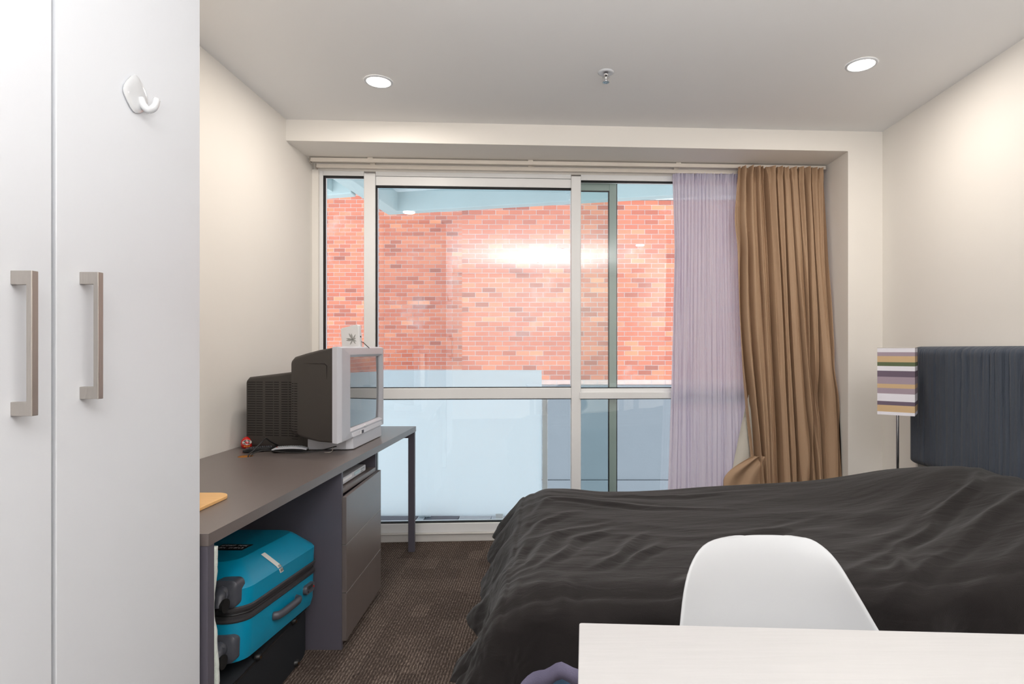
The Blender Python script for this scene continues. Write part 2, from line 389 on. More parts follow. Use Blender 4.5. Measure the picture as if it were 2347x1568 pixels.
w3 = window(3, [
    ('mullion', [(s_m2a, s_m2b, -.016, .075, .055, 2.25)], M['frame'], .003),
    ('window_frame', [(s_m2b, SE - .01, -.005, .07, GT - .006, 2.264), (s_m2b, SE - .01, -.005, .07, .055, GB), (SE - .05, SE - .01, -.005, .07, .055, 2.264)], M['frame'], .003),
    ('transom', [(s_m2b - .01, SE - .01, -.03, .04, .872, .912), (s_m2b, SE - .01, -.004, .05, .905, .935)], M['frame'], .003),
    ('gasket', [(s_m2b, SE - .05, .0, .03, GT - .011, GT - .006), (s_m2b, SE - .05, .002, .03, .935, .939), (s_m2b, SE - .05, .002, .03, .866, .872)], M['gasket'], 0),
    ('outer_sash', [(s_a, s_b, .085, .12, .1, 2.25), (s_m2b - .05, s_a, .085, .12, 2.19, 2.25), (s_m2b - .05, s_a, .085, .12, .1, .14)], M['sash_green'], .003),
    ('sash_seal', [(s_b, s_b + .005, .088, .118, .1, 2.25), (s_a - .006, s_a, .088, .1, .14, 2.19), (s_m2b, s_a, .088, .1, 2.184, 2.19)], M['gasket'], 0),
    ('outer_pane', [(s_m2b - .05, s_a, .10, .104, .14, 2.19)], M['glass_green'], 0),
    ('upper_pane', [(s_m2b, SE - .05, .035, .039, .935, GT)], M['glass'], 0),
    ('lower_pane', [(s_m2b, SE - .05, .035, .039, GB, .872)], M['glass'], 0)])

# ------------------------------------------------------------------ outside
def brick_wall(label, Y, x0, x1, z0, nrow, pick, first_pale=False, extra=None):
    root = thing('brick_building', label, 'building', (x0, Y, z0))
    bw, bh, j = .230, .076, .010
    bxm = BM(); box(bxm, x0, x1, Y - .001, Y + .35, z0, z0 + nrow * (bh + j)); obj('mortar_wall', bxm, M['mortar'], root); bx('lower_wall', (x0, x1, Y + .01, Y + .35, -6, z0), M['render'], root)
    meshes = {}
    def mesh(w, pale):
        k = (round(w, 3), pale)
        if k not in meshes:
            q = BM(); box(q, 0, w, 0, .03, 0, bh); bmesh.ops.recalc_face_normals(q, faces=q.faces)
            me = bpy.data.meshes.new('brick'); q.to_mesh(me); q.free(); me.materials.append(M['brick_pale' if pale else 'brick']); meshes[k] = me
        return meshes[k]
    cand = []
    for r in range(nrow):
        off = -(bw + j) / 2 if r % 2 else 0
        x = x0 + off
        while x < x1:
            a, b_ = max(x, x0), min(x + bw, x1)
            if b_ - a > .03: cand.append((a, b_, z0 + j / 2 + r * (bh + j), r))
            x += bw + j
    inside = [c for c in cand if pick(CX + F * (c[0] + c[1]) / 2 / Y, CY - F * (c[2] - H) / Y)]
    random.shuffle(inside); mine = set(inside[:299])
    rest = BM(); pale = BM()
    for c in cand:
        a, b_, z, r = c; ps = random.uniform(-.002, .002); isp = first_pale and r == 0
        if c in mine:
            o = bpy.data.objects.new('brick', mesh(b_ - a, isp)); COL.objects.link(o); o.parent = root
            o.location = (a - x0, ps - .007, z - z0)
        else: box(pale if isp else rest, a, b_, Y + ps - .006, Y + .024 + ps, z, z + bh)
    o = obj('brickwork', rest, M['brick'], root); o['kind'] = 'stuff'
    if first_pale: o = obj('bloomed_brickwork', pale, M['brick_pale'], root); o['kind'] = 'stuff'
    return root
near_b = brick_wall('red brick building face seen through the middle and right window panes', 10.2, -1.63, 6.0, .545, 38,
    lambda u, v: (1062 < u < 1306 or 1420 < u < 1540) and 455 < v < 880, True)
bx('rendered_base', (-1.75, 6.0, 10.16, 10.5, -1.13, .54), M['render'], near_b, .01)
bx('rendered_footing', (-1.75, 6.0, 10.13, 10.5, -6, -1.135), M['render'], near_b, .01)
bm = BM()
for i in range(34): box(bm, -1.6 + i * .226, -1.6 + i * .226 + .22, 10.17, 10.4, 3.82, 4.02)
o = obj('coping_tile', bm, M['soffit'], near_b); o['kind'] = 'stuff'
bx('upper_wall', (-1.63, 6.0, 10.22, 10.5, 4.02, 4.3), M['soffit'], near_b)
brick_wall('red brick building face farther back behind the left panes', 12.25, -6.0, -1.55, .4, 50,
    lambda u, v: (742 < u < 834 and 455 < v < 790) or (862 < u < 1056 and 500 < v < 845))

bl = thing('balcony', 'grey tiled balcony floor with frosted glass balustrade outside window', 'balcony', (0, 3.75, 0))
bx('balcony_slab', (-2.6, 2.4, 3.7, 4.06, -.25, -.006), M['render'], bl)
tl = [(-2.0, -.955, 'dtile'), (-.95, -.90, 'ltile'), (-.89, -.665, 'dtile'), (-.66, -.44, 'ltile'), (-.435, .1, 'ltile'), (.105, .6, 'ltile'), (.605, 1.1, 'ltile'), (1.105, 1.6, 'ltile')]
for a, b_, k in tl: bx('floor_tile', (a, b_, 3.71, 4.05, -.006, .006), M[k], bl, .001)
bx('white_block', (-.945, -.865, 4.02, 4.05, .006, .05), M['soffit'], bl, .002)
bx('glass_panel', (-2.05, -.085, 3.95, 3.962, .035, 1.035), M['frosted'], bl, .002, label='large frosted glass balustrade panel')
bx('post', (-.08, -.045, 3.92, 3.97, .006, .90), M['bracket'], bl, .002)
for x in (-1.7, -.4): bx('clamp', (x, x + .05, 3.945, 3.967, .006, .05), M['bracket'], bl, .002)

cn = thing('concrete_canopy', 'pale painted concrete beam and soffit of the balcony above window', 'canopy', (-1.9, 7, 2.845))
bm = BM()
path = [(-2.12, 3.9), (-1.90, 6.98), (1.27, 6.23), (6.0, 5.07)]
def off(p, d):
    out = []
    for i in range(len(p)):
        a = Vector(p[max(i - 1, 0)]); b_ = Vector(p[min(i + 1, len(p) - 1)]); t = (b_ - a).normalized(); n_ = Vector((-t.y, t.x)); out.append(Vector(p[i]) + n_ * d)
    return out
o2 = [(-2.30, 3.9), (-2.06, 7.16), (1.31, 6.37), (6.05, 5.21)]
ring = [path[i] for i in range(4)] + [o2[3 - i] for i in range(4)]
vb = [bm.verts.new((x, y, 2.845)) for x, y in ring]; vt = [bm.verts.new((x, y, 3.20)) for x, y in ring]
for i in range(8): bm.faces.new((vb[i], vb[(i + 1) % 8], vt[(i + 1) % 8], vt[i]))
for i in range(3): bm.faces.new((vb[i], vb[i + 1], vb[6 - i], vb[7 - i])); bm.faces.new((vt[i], vt[i + 1], vt[6 - i], vt[7 - i]))
obj('edge_beam', bm, M['concrete'], cn, bevel=.006)
bm = BM(); pts = [(-2.12, 3.75), (-1.90, 6.98), (1.27, 6.23), (6.0, 5.07), (6.0, 3.95)]
loft(bm, [[(x, y, 3.08) for x, y in pts], [(x, y, 3.24) for x, y in pts]]); obj('soffit_slab', bm, M['soffit'], cn)
cn2 = thing('concrete_canopy', 'pale concrete soffit edge seen at top of the narrow left pane', 'canopy', (-3.2, 6.2, 2.8))
bm = BM(); pts = [(-2.15, 6.10), (-3.6, 6.5), (-3.6, 6.65), (-2.15, 6.25)]
loft(bm, [[(x, y, 2.83) for x, y in pts], [(x, y, 3.1) for x, y in pts]]); obj('edge_beam', bm, M['concrete'], cn2, bevel=.01)
bm = BM(); pts = [(-2.32, 3.75), (-4.0, 3.75), (-4.0, 6.55), (-2.32, 6.25)]
loft(bm, [[(x, y, 3.0) for x, y in pts], [(x, y, 3.24) for x, y in pts]]); obj('soffit_slab', bm, M['soffit'], cn2)
bm = BM(); loft(bm, [[(-2.62, 4.9, 2.95), (-2.36, 6.2, 2.86), (-2.36, 6.2, 3.02), (-2.62, 4.9, 3.02)], [(-2.70, 4.9, 2.95), (-2.40, 6.2, 2.86), (-2.40, 6.2, 3.02), (-2.70, 4.9, 3.02)]])
obj('brace', bm, M['concrete'], cn2)
bx('vent', (-2.62, -2.44, 5.1, 5.16, 2.985, 3.0), M['dtile'], cn2)
bm = BM(); box(bm, -30, 30, 3.7, 40, -6.2, -6); struct('ground', bm, M['ground'])  # unseen ground far below, added and kept pale to bounce daylight upwards

# ------------------------------------------------------------------ ceiling fittings
def downlight(x, y, w, c, label, grp='ceiling downlights'):
    t = thing('downlight', label, 'ceiling light', (x, y, ZC), 0, grp)
    bm = BM(); r1, r0 = .066, .054
    loft(bm, [circle(x, y, ZC - .0005, r1, 36), circle(x, y, ZC - .004, r1 - .002, 36), circle(x, y, ZC - .006, r0 + .003, 36), circle(x, y, ZC - .003, r0, 36)], cap=False)
    obj('trim_ring', bm, M['white'], t, smooth=True)
    bm = BM(); loft(bm, [circle(x, y, ZC - .0035, r0, 36), circle(x, y, ZC - .001, r0, 36)]); obj('diffuser', bm, M['lampglow'], t)
    ld = bpy.data.lights.new('lamp', 'AREA'); ld.shape = 'DISK'; ld.size = .1; ld.energy = w; ld.color = c
    lo = bpy.data.objects.new('lamp', ld); COL.objects.link(lo); lo.parent = t; lo.location = (0, 0, -.012)
LB = ['round glowing downlight above the desk and television', 'round glowing downlight near the right wall above the headboard',
      'round downlight right above the camera', 'round downlight beside the wardrobe end', 'round downlight far behind the camera', 'round downlight over the table end']
for (x, y, w, c), lb in zip(LAMPS, LB): downlight(x, y, w, c, lb)

sp = thing('sprinkler', 'small chrome fire sprinkler head hanging from the ceiling', 'sprinkler', (.234, 2.6, ZC))
bm = BM(); lathe(bm, [(.036, ZC - .0005), (.037, ZC - .003), (.028, ZC - .007), (.014, ZC - .004), (.012, ZC - .001)], .234, 2.6); obj('escutcheon', bm, M['white'], sp, smooth=True)
bm = BM(); lathe(bm, [(.010, ZC - .002), (.010, ZC - .016), (.006, ZC - .017), (.0035, ZC - .034), (.003, ZC - .044)], .234, 2.6, 12); obj('stem', bm, M['chrome'], sp, smooth=True)
for sx in (-1, 1):
    bm = BM(); tube(bm, [(.234 + sx * .009, 2.6, ZC - .014), (.234 + sx * .013, 2.6, ZC - .026), (.234 + sx * .004, 2.6, ZC - .042)], .0016, 6, 4); obj('arm', bm, M['chrome'], sp, smooth=True)
bm = BM()
for i in range(10):
    a = 2 * math.pi * i / 10; m_ = Matrix.Translation((.234, 2.6, ZC - .046)) @ Matrix.Rotation(a, 4, 'Z'); box(bm, .003, .0155, -.003, .003, -.0008, .0008, m_)
lathe(bm, [(.006, ZC - .0475), (.006, ZC - .044)], .234, 2.6, 14); obj('deflector', bm, M['chrome'], sp)

# ------------------------------------------------------------------ wardrobe
XW = -.858
wd = thing('wardrobe', 'tall white wardrobe with two doors and brushed nickel bar handles', 'wardrobe', (-1.16, .99, 0))
bm = BM()
box(bm, XL + .004, XW - .02, 1.377, 1.395, 0, 2.42); box(bm, XL + .004, XW - .02, .57, .588, 0, 2.42)
box(bm, XL + .004, XW - .02, .588, 1.377, 2.39, 2.42); box(bm, XL + .004, XW - .05, .588, 1.377, 0, .07); box(bm, XL + .004, XL + .012, .588, 1.377, .07, 2.39)
box(bm, XL + .012, XW - .02, .98, .996, .07, 2.39)
obj('carcass', bm, M['white'], wd, bevel=.001)
for y0, y1, yh in ((.572, .9835, .9145), (.9925, 1.395, 1.047)):
    d = bx('door', (XW - .019, XW, y0, y1, .075, 2.415), M['white'], wd, .0012)
    L_ = .23
    z0 = H + (CY - 953) / F * (.858 * F / (CX - 32)) if yh < 1 else H + (CY - 914) / F * (.858 * F / (CX - 190))
    z1 = z0 + L_
    bm = BM(); dd = .034; w_ = .012; t_ = .026
    y_a = yh
    cs = [(0, 0), (dd, 0), (dd, L_), (0, L_), (0, L_ - t_ * .85), (dd - .009, L_ - t_ * .85), (dd - .009, t_ * .85), (0, t_ * .85)]
    loft(bm, [[(XW + a, y_a - w_ / 2, z0 + b_) for a, b_ in cs], [(XW + a, y_a + w_ / 2, z0 + b_) for a, b_ in cs]])
    obj('handle', bm, M['nickel'], d, bevel=.0008, label='brushed nickel square bar handle')
hk = thing('wall_hook', 'small glossy white adhesive hook stuck on wardrobe door', 'hook', (XW, 1.18, 1.70))
def hp(u, v): # a point on the door plane from a pixel
    Y = .858 * F / (CX - u); return Y, H + (CY - v) / F * Y
bm = BM()
ol = [(298, 168), (310, 170), (320, 186), (333, 218), (337, 238), (332, 252), (318, 262), (304, 261), (296, 250), (277, 212), (275, 195)]
P = [hp(u, v) for u, v in ol]; cy_, cz_ = sum(p[0] for p in P) / len(P), sum(p[1] for p in P) / len(P)
loft(bm, [[(XW + .0002, y, z) for y, z in P], [(XW + .004, y, z) for y, z in P], [(XW + .008, cy_ + (y - cy_) * .8, cz_ + (z - cz_) * .86) for y, z in P]])
obj('base_plate', bm, M['plastic_hook'], hk, smooth=True, sharp=50, subsurf=1)
bm = BM(); ya, za = hp(318, 240)
tube(bm, [(XW + .006, ya - .004, za + .012), (XW + .012, ya - .001, za - .004), (XW + .022, ya + .001, za - .010), (XW + .032, ya + .002, za - .002), (XW + .036, ya + .002, za + .014)], [.008] * 8 + [.0075] * 4 + [.007] * 4 + [.006], 10, 4)
obj('hook', bm, M['plastic_hook'], hk, smooth=True)

# ------------------------------------------------------------------ desk
dk = thing('desk', 'long charcoal laminate desk along the left wall', 'desk', (-1.14, 2.4, 0))
ZT = .728
def fx(y): return -.844 + (y - 1.407) * (.036 / 1.963)        # front edge
bm = BM()
hole = [(-1.300 + .030 * math.cos(2 * math.pi * i / 28), 2.425 + .030 * math.sin(2 * math.pi * i / 28)) for i in range(28)]
outer = [(XL + .005, 1.407), (fx(1.407), 1.407), (fx(3.37), 3.37), (XL + .005, 3.37)]
tops = []
for z in (ZT, ZT - .03):
    vo_ = [bm.verts.new((x, y, z)) for x, y in outer]; vh = [bm.verts.new((x, y, z)) for x, y in hole]
    es = [bm.edges.new((vo_[i], vo_[(i + 1) % 4])) for i in range(4)] + [bm.edges.new((vh[i], vh[(i + 1) % 28])) for i in range(28)]
    bmesh.ops.triangle_fill(bm, use_beauty=True, use_dissolve=False, edges=es); tops.append((vo_, vh))
for i in range(4): bm.faces.new((tops[0][0][i], tops[0][0][(i + 1) % 4], tops[1][0][(i + 1) % 4], tops[1][0][i]))
obj('tabletop', bm, M['desk'], dk)
bm = BM(); loft(bm, [[(x, y, ZT - .001) for x, y in hole], [(x, y, ZT - .03) for x, y in hole]], cap=False); obj('cable_hole', bm, M['chipboard'], dk, label='round cable hole with raw orange chipboard rim')
bx('side_panel', (XL + .01, fx(1.42) - .004, 1.409, 1.437, 0, ZT - .031), M['desk_side'], dk, .001)
bx('modesty_panel', (XL + .01, XL + .028, 1.438, 3.34, .25, ZT - .031), M['desk_side'], dk, .001)
bx('leg', (fx(3.37) - .040, fx(3.37) - .004, 3.345, 3.372, 0, ZT - .031), M['desk_side'], dk, .0015)
bx('leg', (XL + .01, XL + .046, 3.345, 3.372, 0, ZT - .031), M['desk_side'], dk, .0015)
bx('rail', (XL + .046, fx(3.37) - .040, 3.345, 3.372, ZT - .066, ZT - .031), M['desk_side'], dk, .0015)

du = thing('drawer_cabinet', 'charcoal drawer cabinet with three drawers under the desk', 'cabinet', (-1.1, 2.5, 0))
def cx_(y): return -.833 - (y - 2.257) * .025
for y in (2.257, 2.724):
    bm = BM(); loft(bm, [[(XL + .03, y, 0 if y < 2.5 else .03), (cx_(y), y, 0 if y < 2.5 else .03), (cx_(y), y, ZT - .033), (XL + .03, y, ZT - .033)], [(XL + .03, y + .016, 0 if y < 2.5 else .03), (cx_(y), y + .016, 0 if y < 2.5 else .03), (cx_(y), y + .016, ZT - .033), (XL + .03, y + .016, ZT - .033)]])
    obj('side_panel', bm, M['desk_side'], du, bevel=.0008)
bx('shelf', (XL + .03, -.845, 2.274, 2.723, .600, .621), M['desk'], du, .0008)
bx('back_panel', (XL + .03, XL + .045, 2.274, 2.723, .04, ZT - .033), M['desk_side'], du)
bx('bottom_panel', (XL + .046, -.85, 2.274, 2.723, .04, .056), M['desk_side'], du)
for k in range(3):
    z0 = .033 + k * .1895; z1 = z0 + .1865
    bm = BM(); ya, yb_ = 2.262, 2.770
    loft(bm, [[(-.833, ya, z0), (-.816, ya, z0), (-.816, ya, z1), (-.833, ya, z1)], [(-.849, yb_, z0), (-.833, yb_, z0), (-.833, yb_, z1), (-.849, yb_, z1)]])
    d = obj('drawer', bm, M['desk'], du, bevel=.0012)
    bx('drawer_box', (-1.30, -.851, 2.285, 2.712, z0 + .03, z1 - .03), M['desk_side'], d)
    if k < 2:
        bm = BM(); loft(bm, [[(-.832, ya, z1 + .0004), (-.817, ya, z1 + .0004), (-.817, ya, z1 + .0024), (-.832, ya, z1 + .0024)], [(-.849, yb_, z1 + .0004), (-.834, yb_, z1 + .0004), (-.834, yb_, z1 + .0024), (-.849, yb_, z1 + .0024)]])
        obj('edge_strip', bm, M['nickel'], d)
bm = BM(); lathe(bm, [(.014, 0), (.014, .03)], -.885, 2.70, 12); obj('foot', bm, M['rubber'], du)

dvd = thing('dvd_player', 'slim silver disc player on the shelf of the drawer cabinet', 'disc player', (-1.0, 2.46, .621))
bm = BM(); y0, y1 = 2.285, 2.640; pr = rrect(y0, y1, .626, .652, .006, 4)
loft(bm, [[(-1.10, y, z) for y, z in pr], [(-.868, y, z) for y, z in pr], [(-.863, y0 + (y - y0) * .985 + .002, z) for y, z in pr]]); obj('body', bm, M['tvsilver'], dvd, bevel=.001)
bx('disc_tray', (-.866, -.861, 2.30, 2.455, .636, .646), M['router'], dvd, .001)
bx('display', (-.866, -.861, 2.487, 2.555, .634, .647), M['display'], dvd, .0006)
for i in range(3): bx('button', (-.866, -.860, 2.572 + i * .017, 2.582 + i * .017, .640, .646), M['key'], dvd, .0008)
for i in range(2): bx('button', (-.866, -.860, 2.572 + i * .017, 2.582 + i * .017, .630, .635), M['key'], dvd, .0008)
for yy in (2.31, 2.60):
    bm = BM(); lathe(bm, [(.010, .6212), (.010, .627)], -.90, yy, 12); obj('foot', bm, M['rubber'], dvd)

# ------------------------------------------------------------------ television
tv = thing('television', 'boxy silver and charcoal tube television on the desk', 'television', (-1.15, 2.72, ZT))
def sec(x, y0, y1, z0, z1, r): return [(x, y, z) for y, z in rrect(y0, y1, z0, z1, r, 4)]
bm = BM()
loft(bm, [sec(-.930, 2.444, 3.045, .780, 1.187, .006), sec(-1.00, 2.452, 3.035, .783, 1.176, .012), sec(-1.07, 2.470, 3.01, .793, 1.160, .016),
          sec(-1.125, 2.492, 2.945, .808, 1.146, .02), sec(-1.142, 2.503, 2.93, .822, 1.132, .02)])
sh = obj('rear_shell', bm, M['tvdark'], tv, smooth=True, sharp=35)
bm = BM()
loft(bm, [sec(-1.10, 2.575, 2.865, .735, 1.088, .01), sec(-1.20, 2.590, 2.85, .735, 1.074, .012), sec(-1.385, 2.612, 2.83, .735, 1.052, .016), sec(-1.398, 2.618, 2.82, .745, 1.040, .016)])
nk = obj('tube_housing', bm, M['tvdark'], tv, smooth=True, sharp=35)
bm = BM()                                                        # raised panel and its groove on the near side
def sidep(u, v):
    X = -1.0 - (780 - u) * .0
    return X
gr = [(-1.075, 1.118), (-1.02, 1.117), (-.975, 1.1165), (-.966, 1.108), (-.966, 1.05)]
def near_y(x):
    for (xa, ya), (xb, yb2) in zip([(-.93, 2.444), (-1.0, 2.452), (-1.07, 2.470), (-1.125, 2.492)], [(-1.0, 2.452), (-1.07, 2.470), (-1.125, 2.492), (-1.2, 2.5)]):
        if xb <= x <= xa: return ya + (yb2 - ya) * (x - xa) / (xb - xa)
    return 2.45
tube(bm, [(x, near_y(x) - .0004, z) for x, z in gr], [.0003, .0014, .0018, .0018, .0003], 6)
obj('groove', bm, M['tvslot'], sh)
bm = BM()                                                        # ventilation slots: 23 rows on the housing, continuing on the shell
def neck_y(x):
    if x > -1.20: return 2.575 + (x + 1.10) / (-.10) * .015
    return 2.590 + (x + 1.20) / (-.185) * .022
cols = [(-1.390, -1.352), (-1.348, -1.318), (-1.305, -1.268), (-1.263, -1.240), (-1.228, -1.198), (-1.193, -1.170), (-1.160, -1.135), (-1.131, -1.112)]
for r in range(23):
    for a, b_ in cols:
        z = 1.030 - r * .0109
        ya, yb2 = neck_y(a), neck_y(b_)
        loft(bm, [[(a, ya - .0008, z - .0017), (a, ya + .002, z - .0017), (a, ya + .002, z + .0017), (a, ya - .0008, z + .0017)],
                  [(b_, yb2 - .0008, z - .0017), (b_, yb2 + .002, z - .0017), (b_, yb2 + .002, z + .0017), (b_, yb2 - .0008, z + .0017)]])
o = obj('vent_slots', bm, M['tvslot'], nk); o['kind'] = 'stuff'
bm = BM()
for r in range(23):
    for a, b_ in ((-1.139, -1.128), (-1.124, -1.108)):
        z = 1.030 - r * .0109
        def sy(x): return 2.492 + (x + 1.125) / (-.017) * .011 if x < -1.125 else near_y(x)
        ya, yb2 = sy(a), sy(b_)
        loft(bm, [[(a, ya - .0008, z - .0017), (a, ya + .002, z - .0017), (a, ya + .002, z + .0017), (a, ya - .0008, z + .0017)],
                  [(b_, yb2 - .0008, z - .0017), (b_, yb2 + .002, z - .0017), (b_, yb2 + .002, z + .0017), (b_, yb2 - .0008, z + .0017)]])
o = obj('vent_slots', bm, M['tvslot'], sh); o['kind'] = 'stuff'
# silver front frame with its opening
Y0, Y1, Z0, Z1 = 2.438, 3.055, .777, 1.191
SY0, SY1, SZ0, SZ1 = 2.560, 2.995, .826, 1.143
def ring4(x, y0, y1, z0, z1): return [(x, y0, z0), (x, y1, z0), (x, y1, z1), (x, y0, z1)]
bm = BM()
loft(bm, [ring4(-.94, Y0 + .002, Y1 - .002, Z0 + .002, Z1 - .002), ring4(-.918, Y0, Y1, Z0, Z1), ring4(-.902, Y0 + .012, Y1 - .010, Z0 + .006, Z1 - .006),
          ring4(-.899, SY0 - .020, SY1 + .020, SZ0 - .012, SZ1 + .012)], cap=False)
fr_ = obj('front_frame', bm, M['tvsilver'], tv, bevel=.002)
bm = BM(); loft(bm, [ring4(-.899, SY0 - .020, SY1 + .020, SZ0 - .012, SZ1 + .012), ring4(-.901, SY0 - .015, SY1 + .015, SZ0 - .009, SZ1 + .009), ring4(-.909, SY0, SY1, SZ0, SZ1), ring4(-.93, SY0, SY1, SZ0, SZ1)], cap=False)
obj('screen_surround', bm, M['tvsilver'], fr_)
bm = BM(); g = []
for i in range(13):
    for j_ in range(9):
        a, b_ = i / 12, j_ / 8
        g.append(bm.verts.new((-.916 + .006 * (1 - (2 * a - 1) ** 2 * .6 - (2 * b_ - 1) ** 2 * .4), SY0 + (SY1 - SY0) * a, SZ0 + (SZ1 - SZ0) * b_)))
for i in range(12):
    for j_ in range(8): bm.faces.new((g[i * 9 + j_], g[(i + 1) * 9 + j_], g[(i + 1) * 9 + j_ + 1], g[i * 9 + j_ + 1]))
obj('screen', bm, M['tvscreen'], tv, smooth=True)
bm = BM(); loft(bm, [[(-.902, 2.56, .787), (-.902, 3.0, .787), (-.902, 3.0, .806), (-.902, 2.56, .806)], [(-.892, 2.565, .787), (-.892, 2.995, .787), (-.898, 2.995, .806), (-.898, 2.565, .806)]])
obj('control_strip', bm, M['tvsilver'], tv, bevel=.001)
for i, y in enumerate((2.655, 2.672, 2.686)): bx('button', (-.894, -.889, y, y + .008, .789, .803), M['router' if i == 0 else 'casegrey'], tv, .0008)
bm = BM(); loft(bm, [[(-.902, 2.745 + .019 * math.cos(t / 8 * math.pi), .817 + .005 * math.sin(t / 8 * math.pi)) for t in range(16)], [(-.896, 2.745 + .016 * math.cos(t / 8 * math.pi), .817 + .0038 * math.sin(t / 8 * math.pi)) for t in range(16)]]); obj('badge', bm, M['router'], tv)
bm = BM(); loft(bm, [[(-1.10, 2.57, .731), (-.93, 2.573, .731), (-.90, 2.586, .731), (-.893, 2.985, .731), (-1.10, 2.93, .731)], [(-1.10, 2.57, .779), (-.93, 2.573, .779), (-.905, 2.586, .785), (-.898, 2.985, .785), (-1.10, 2.93, .779)]])
obj('base', bm, M['tvsilver'], tv, bevel=.002)
for yy in (2.62, 2.90):
    bm = BM(); lathe(bm, [(.012, ZT), (.012, ZT + .004)], -.95, yy, 12); obj('foot', bm, M['rubber'], tv)
for yy in (2.66, 2.78):
    bm = BM(); lathe(bm, [(.012, ZT), (.012, ZT + .008)], -1.34, yy, 12); obj('foot', bm, M['rubber'], tv)

# router on the television
rt = thing('router', 'small white internet router with grey flower print on television', 'router', (-.985, 2.75, 1.184), 0)
RM = Matrix.Translation((-.968, 2.75, 1.1905)) @ Matrix.Scale(1.12, 4) @ Matrix.Rotation(R(-12), 4, 'Z') @ Matrix.Rotation(R(-5), 4, 'Y')
bm = BM(); pr = rrect(-.045, .040, -.006, .083, .009, 5)
pr = [(x, z + (x + .045) * .12 * (1 if z > .04 else 0)) for x, z in pr]
loft(bm, [[tuple(RM @ Vector((x * .96, -.001, z * .985 + .001))) for x, z in pr], [tuple(RM @ Vector((x, .002, z))) for x, z in pr], [tuple(RM @ Vector((x, .020, z))) for x, z in pr], [tuple(RM @ Vector((x * .96, .023, z * .985 + .001))) for x, z in pr]])
obj('case', bm, M['router'], rt, smooth=True, sharp=40)
bm = BM()
for i, (ang, ln) in enumerate(((120, .031), (100, .026), (55, .025), (165, .030), (182, .030), (235, .024), (300, .022), (330, .018), (20, .015))):
    m_ = RM @ Matrix.Translation((.010, -.0019, .030)) @ Matrix.Rotation(-R(ang), 4, 'Y')
    w_ = .0042 if i in (0, 4) else .003
    loft(bm, [[tuple(m_ @ Vector(p)) for p in ((0, 0, -w_ * .4), (ln * .6, 0, -w_), (ln, 0, -w_ * .3), (ln, 0, w_ * .3), (ln * .6, 0, w_), (0, 0, w_ * .4))], [tuple(m_ @ Vector(p)) for p in ((0, .0008, -w_ * .4), (ln * .6, .0008, -w_), (ln, .0008, -w_ * .3), (ln, .0008, w_ * .3), (ln * .6, .0008, w_), (0, .0008, w_ * .4))]])
obj('flower_print', bm, M['grey_print'], rt)
bm = BM()
for i in range(4): box(bm, -.033 + i * .0042, -.031 + i * .0042, -.0018, 0, .072, .0745, RM)
obj('status_light', bm, M['sticker'], rt)
bm = BM(); m_ = RM @ Matrix.Translation((.040, .011, .040)) @ Matrix.Rotation(R(90), 4, 'Y')
lathe(bm, [(.0035, -.001), (.0035, .0012)], 0, 0, 12); bm.transform(m_); obj('power_socket', bm, M['ink'], rt)
bm = BM(); p0 = RM @ Vector((.041, .011, .018)); tube(bm, [tuple(p0), (p0.x + .010, p0.y + .002, p0.z - .004), (p0.x + .02, p0.y + .01, p0.z - .016), (p0.x + .02, p0.y + .06, p0.z - .03)], .0018, 6, 5); obj('cord', bm, M['cable'], rt, smooth=True)

# ------------------------------------------------------------------ small things on the desk
def deskpt(u, v, z=ZT):
    Y = (H - z) * F / (v - CY); return ((u - CX) / F * Y, Y)
x_, y_ = deskpt(566, 1028)
dl = thing('daruma_doll', 'tiny red daruma doll with white face at the wall', 'figurine', (x_, y_, ZT))
bm = BM(); lathe(bm, [(.012, ZT), (.020, ZT + .004), (.025, ZT + .014), (.0255, ZT + .024), (.023, ZT + .036), (.0175, ZT + .046), (.009, ZT + .0525), (.001, ZT + .054)], x_, y_, 28); obj('body', bm, M['red'], dl, smooth=True)
fv = (Vector((0, 0, 0)) - Vector((x_, y_, 0))).normalized(); fa = math.atan2(fv.y, fv.x)
FM = Matrix.Translation((x_, y_, ZT + .029)) @ Matrix.Rotation(fa, 4, 'Z')       # local x towards the camera
def blob(bm, y, z, ry, rz, x=.0270, th=.002, n=16, rot=0, arc=None):
    pts = []
    for i in range(n):
        t = 2 * math.pi * i / n; a, b_ = ry * math.cos(t), rz * math.sin(t); pts.append((y + a * math.cos(rot) - b_ * math.sin(rot), z + a * math.sin(rot) + b_ * math.cos(rot)))
    def xs(q): return x - (q[0] ** 2) * 18 - max(0, q[1]) ** 2 * 14
    loft(bm, [[tuple(FM @ Vector((xs(q) - .004, *q))) for q in pts], [tuple(FM @ Vector((xs(q) + th * .5, *q))) for q in pts]])
bm = BM(); blob(bm, 0, .002, .019, .0115); obj('face', bm, M['cream_face'], dl)
bm = BM()
for s_ in (-1, 1):
    blob(bm, s_ * .0085, .009, .0065, .0017, th=.004, rot=s_ * -.5, n=10); blob(bm, s_ * .0085, .003, .0016, .0016, th=.004, n=8); blob(bm, s_ * .0095, -.0035, .0062, .0017, th=.004, rot=s_ * .35, n=10)
obj('face_marking', bm, M['ink'], dl)
bm = BM()
for s_ in (-1, 0, 1): blob(bm, s_ * .009, -.0155, .0045, .0022, th=.001, rot=s_ * .5, n=8)
obj('gold_marking', bm, M['gold'], dl)

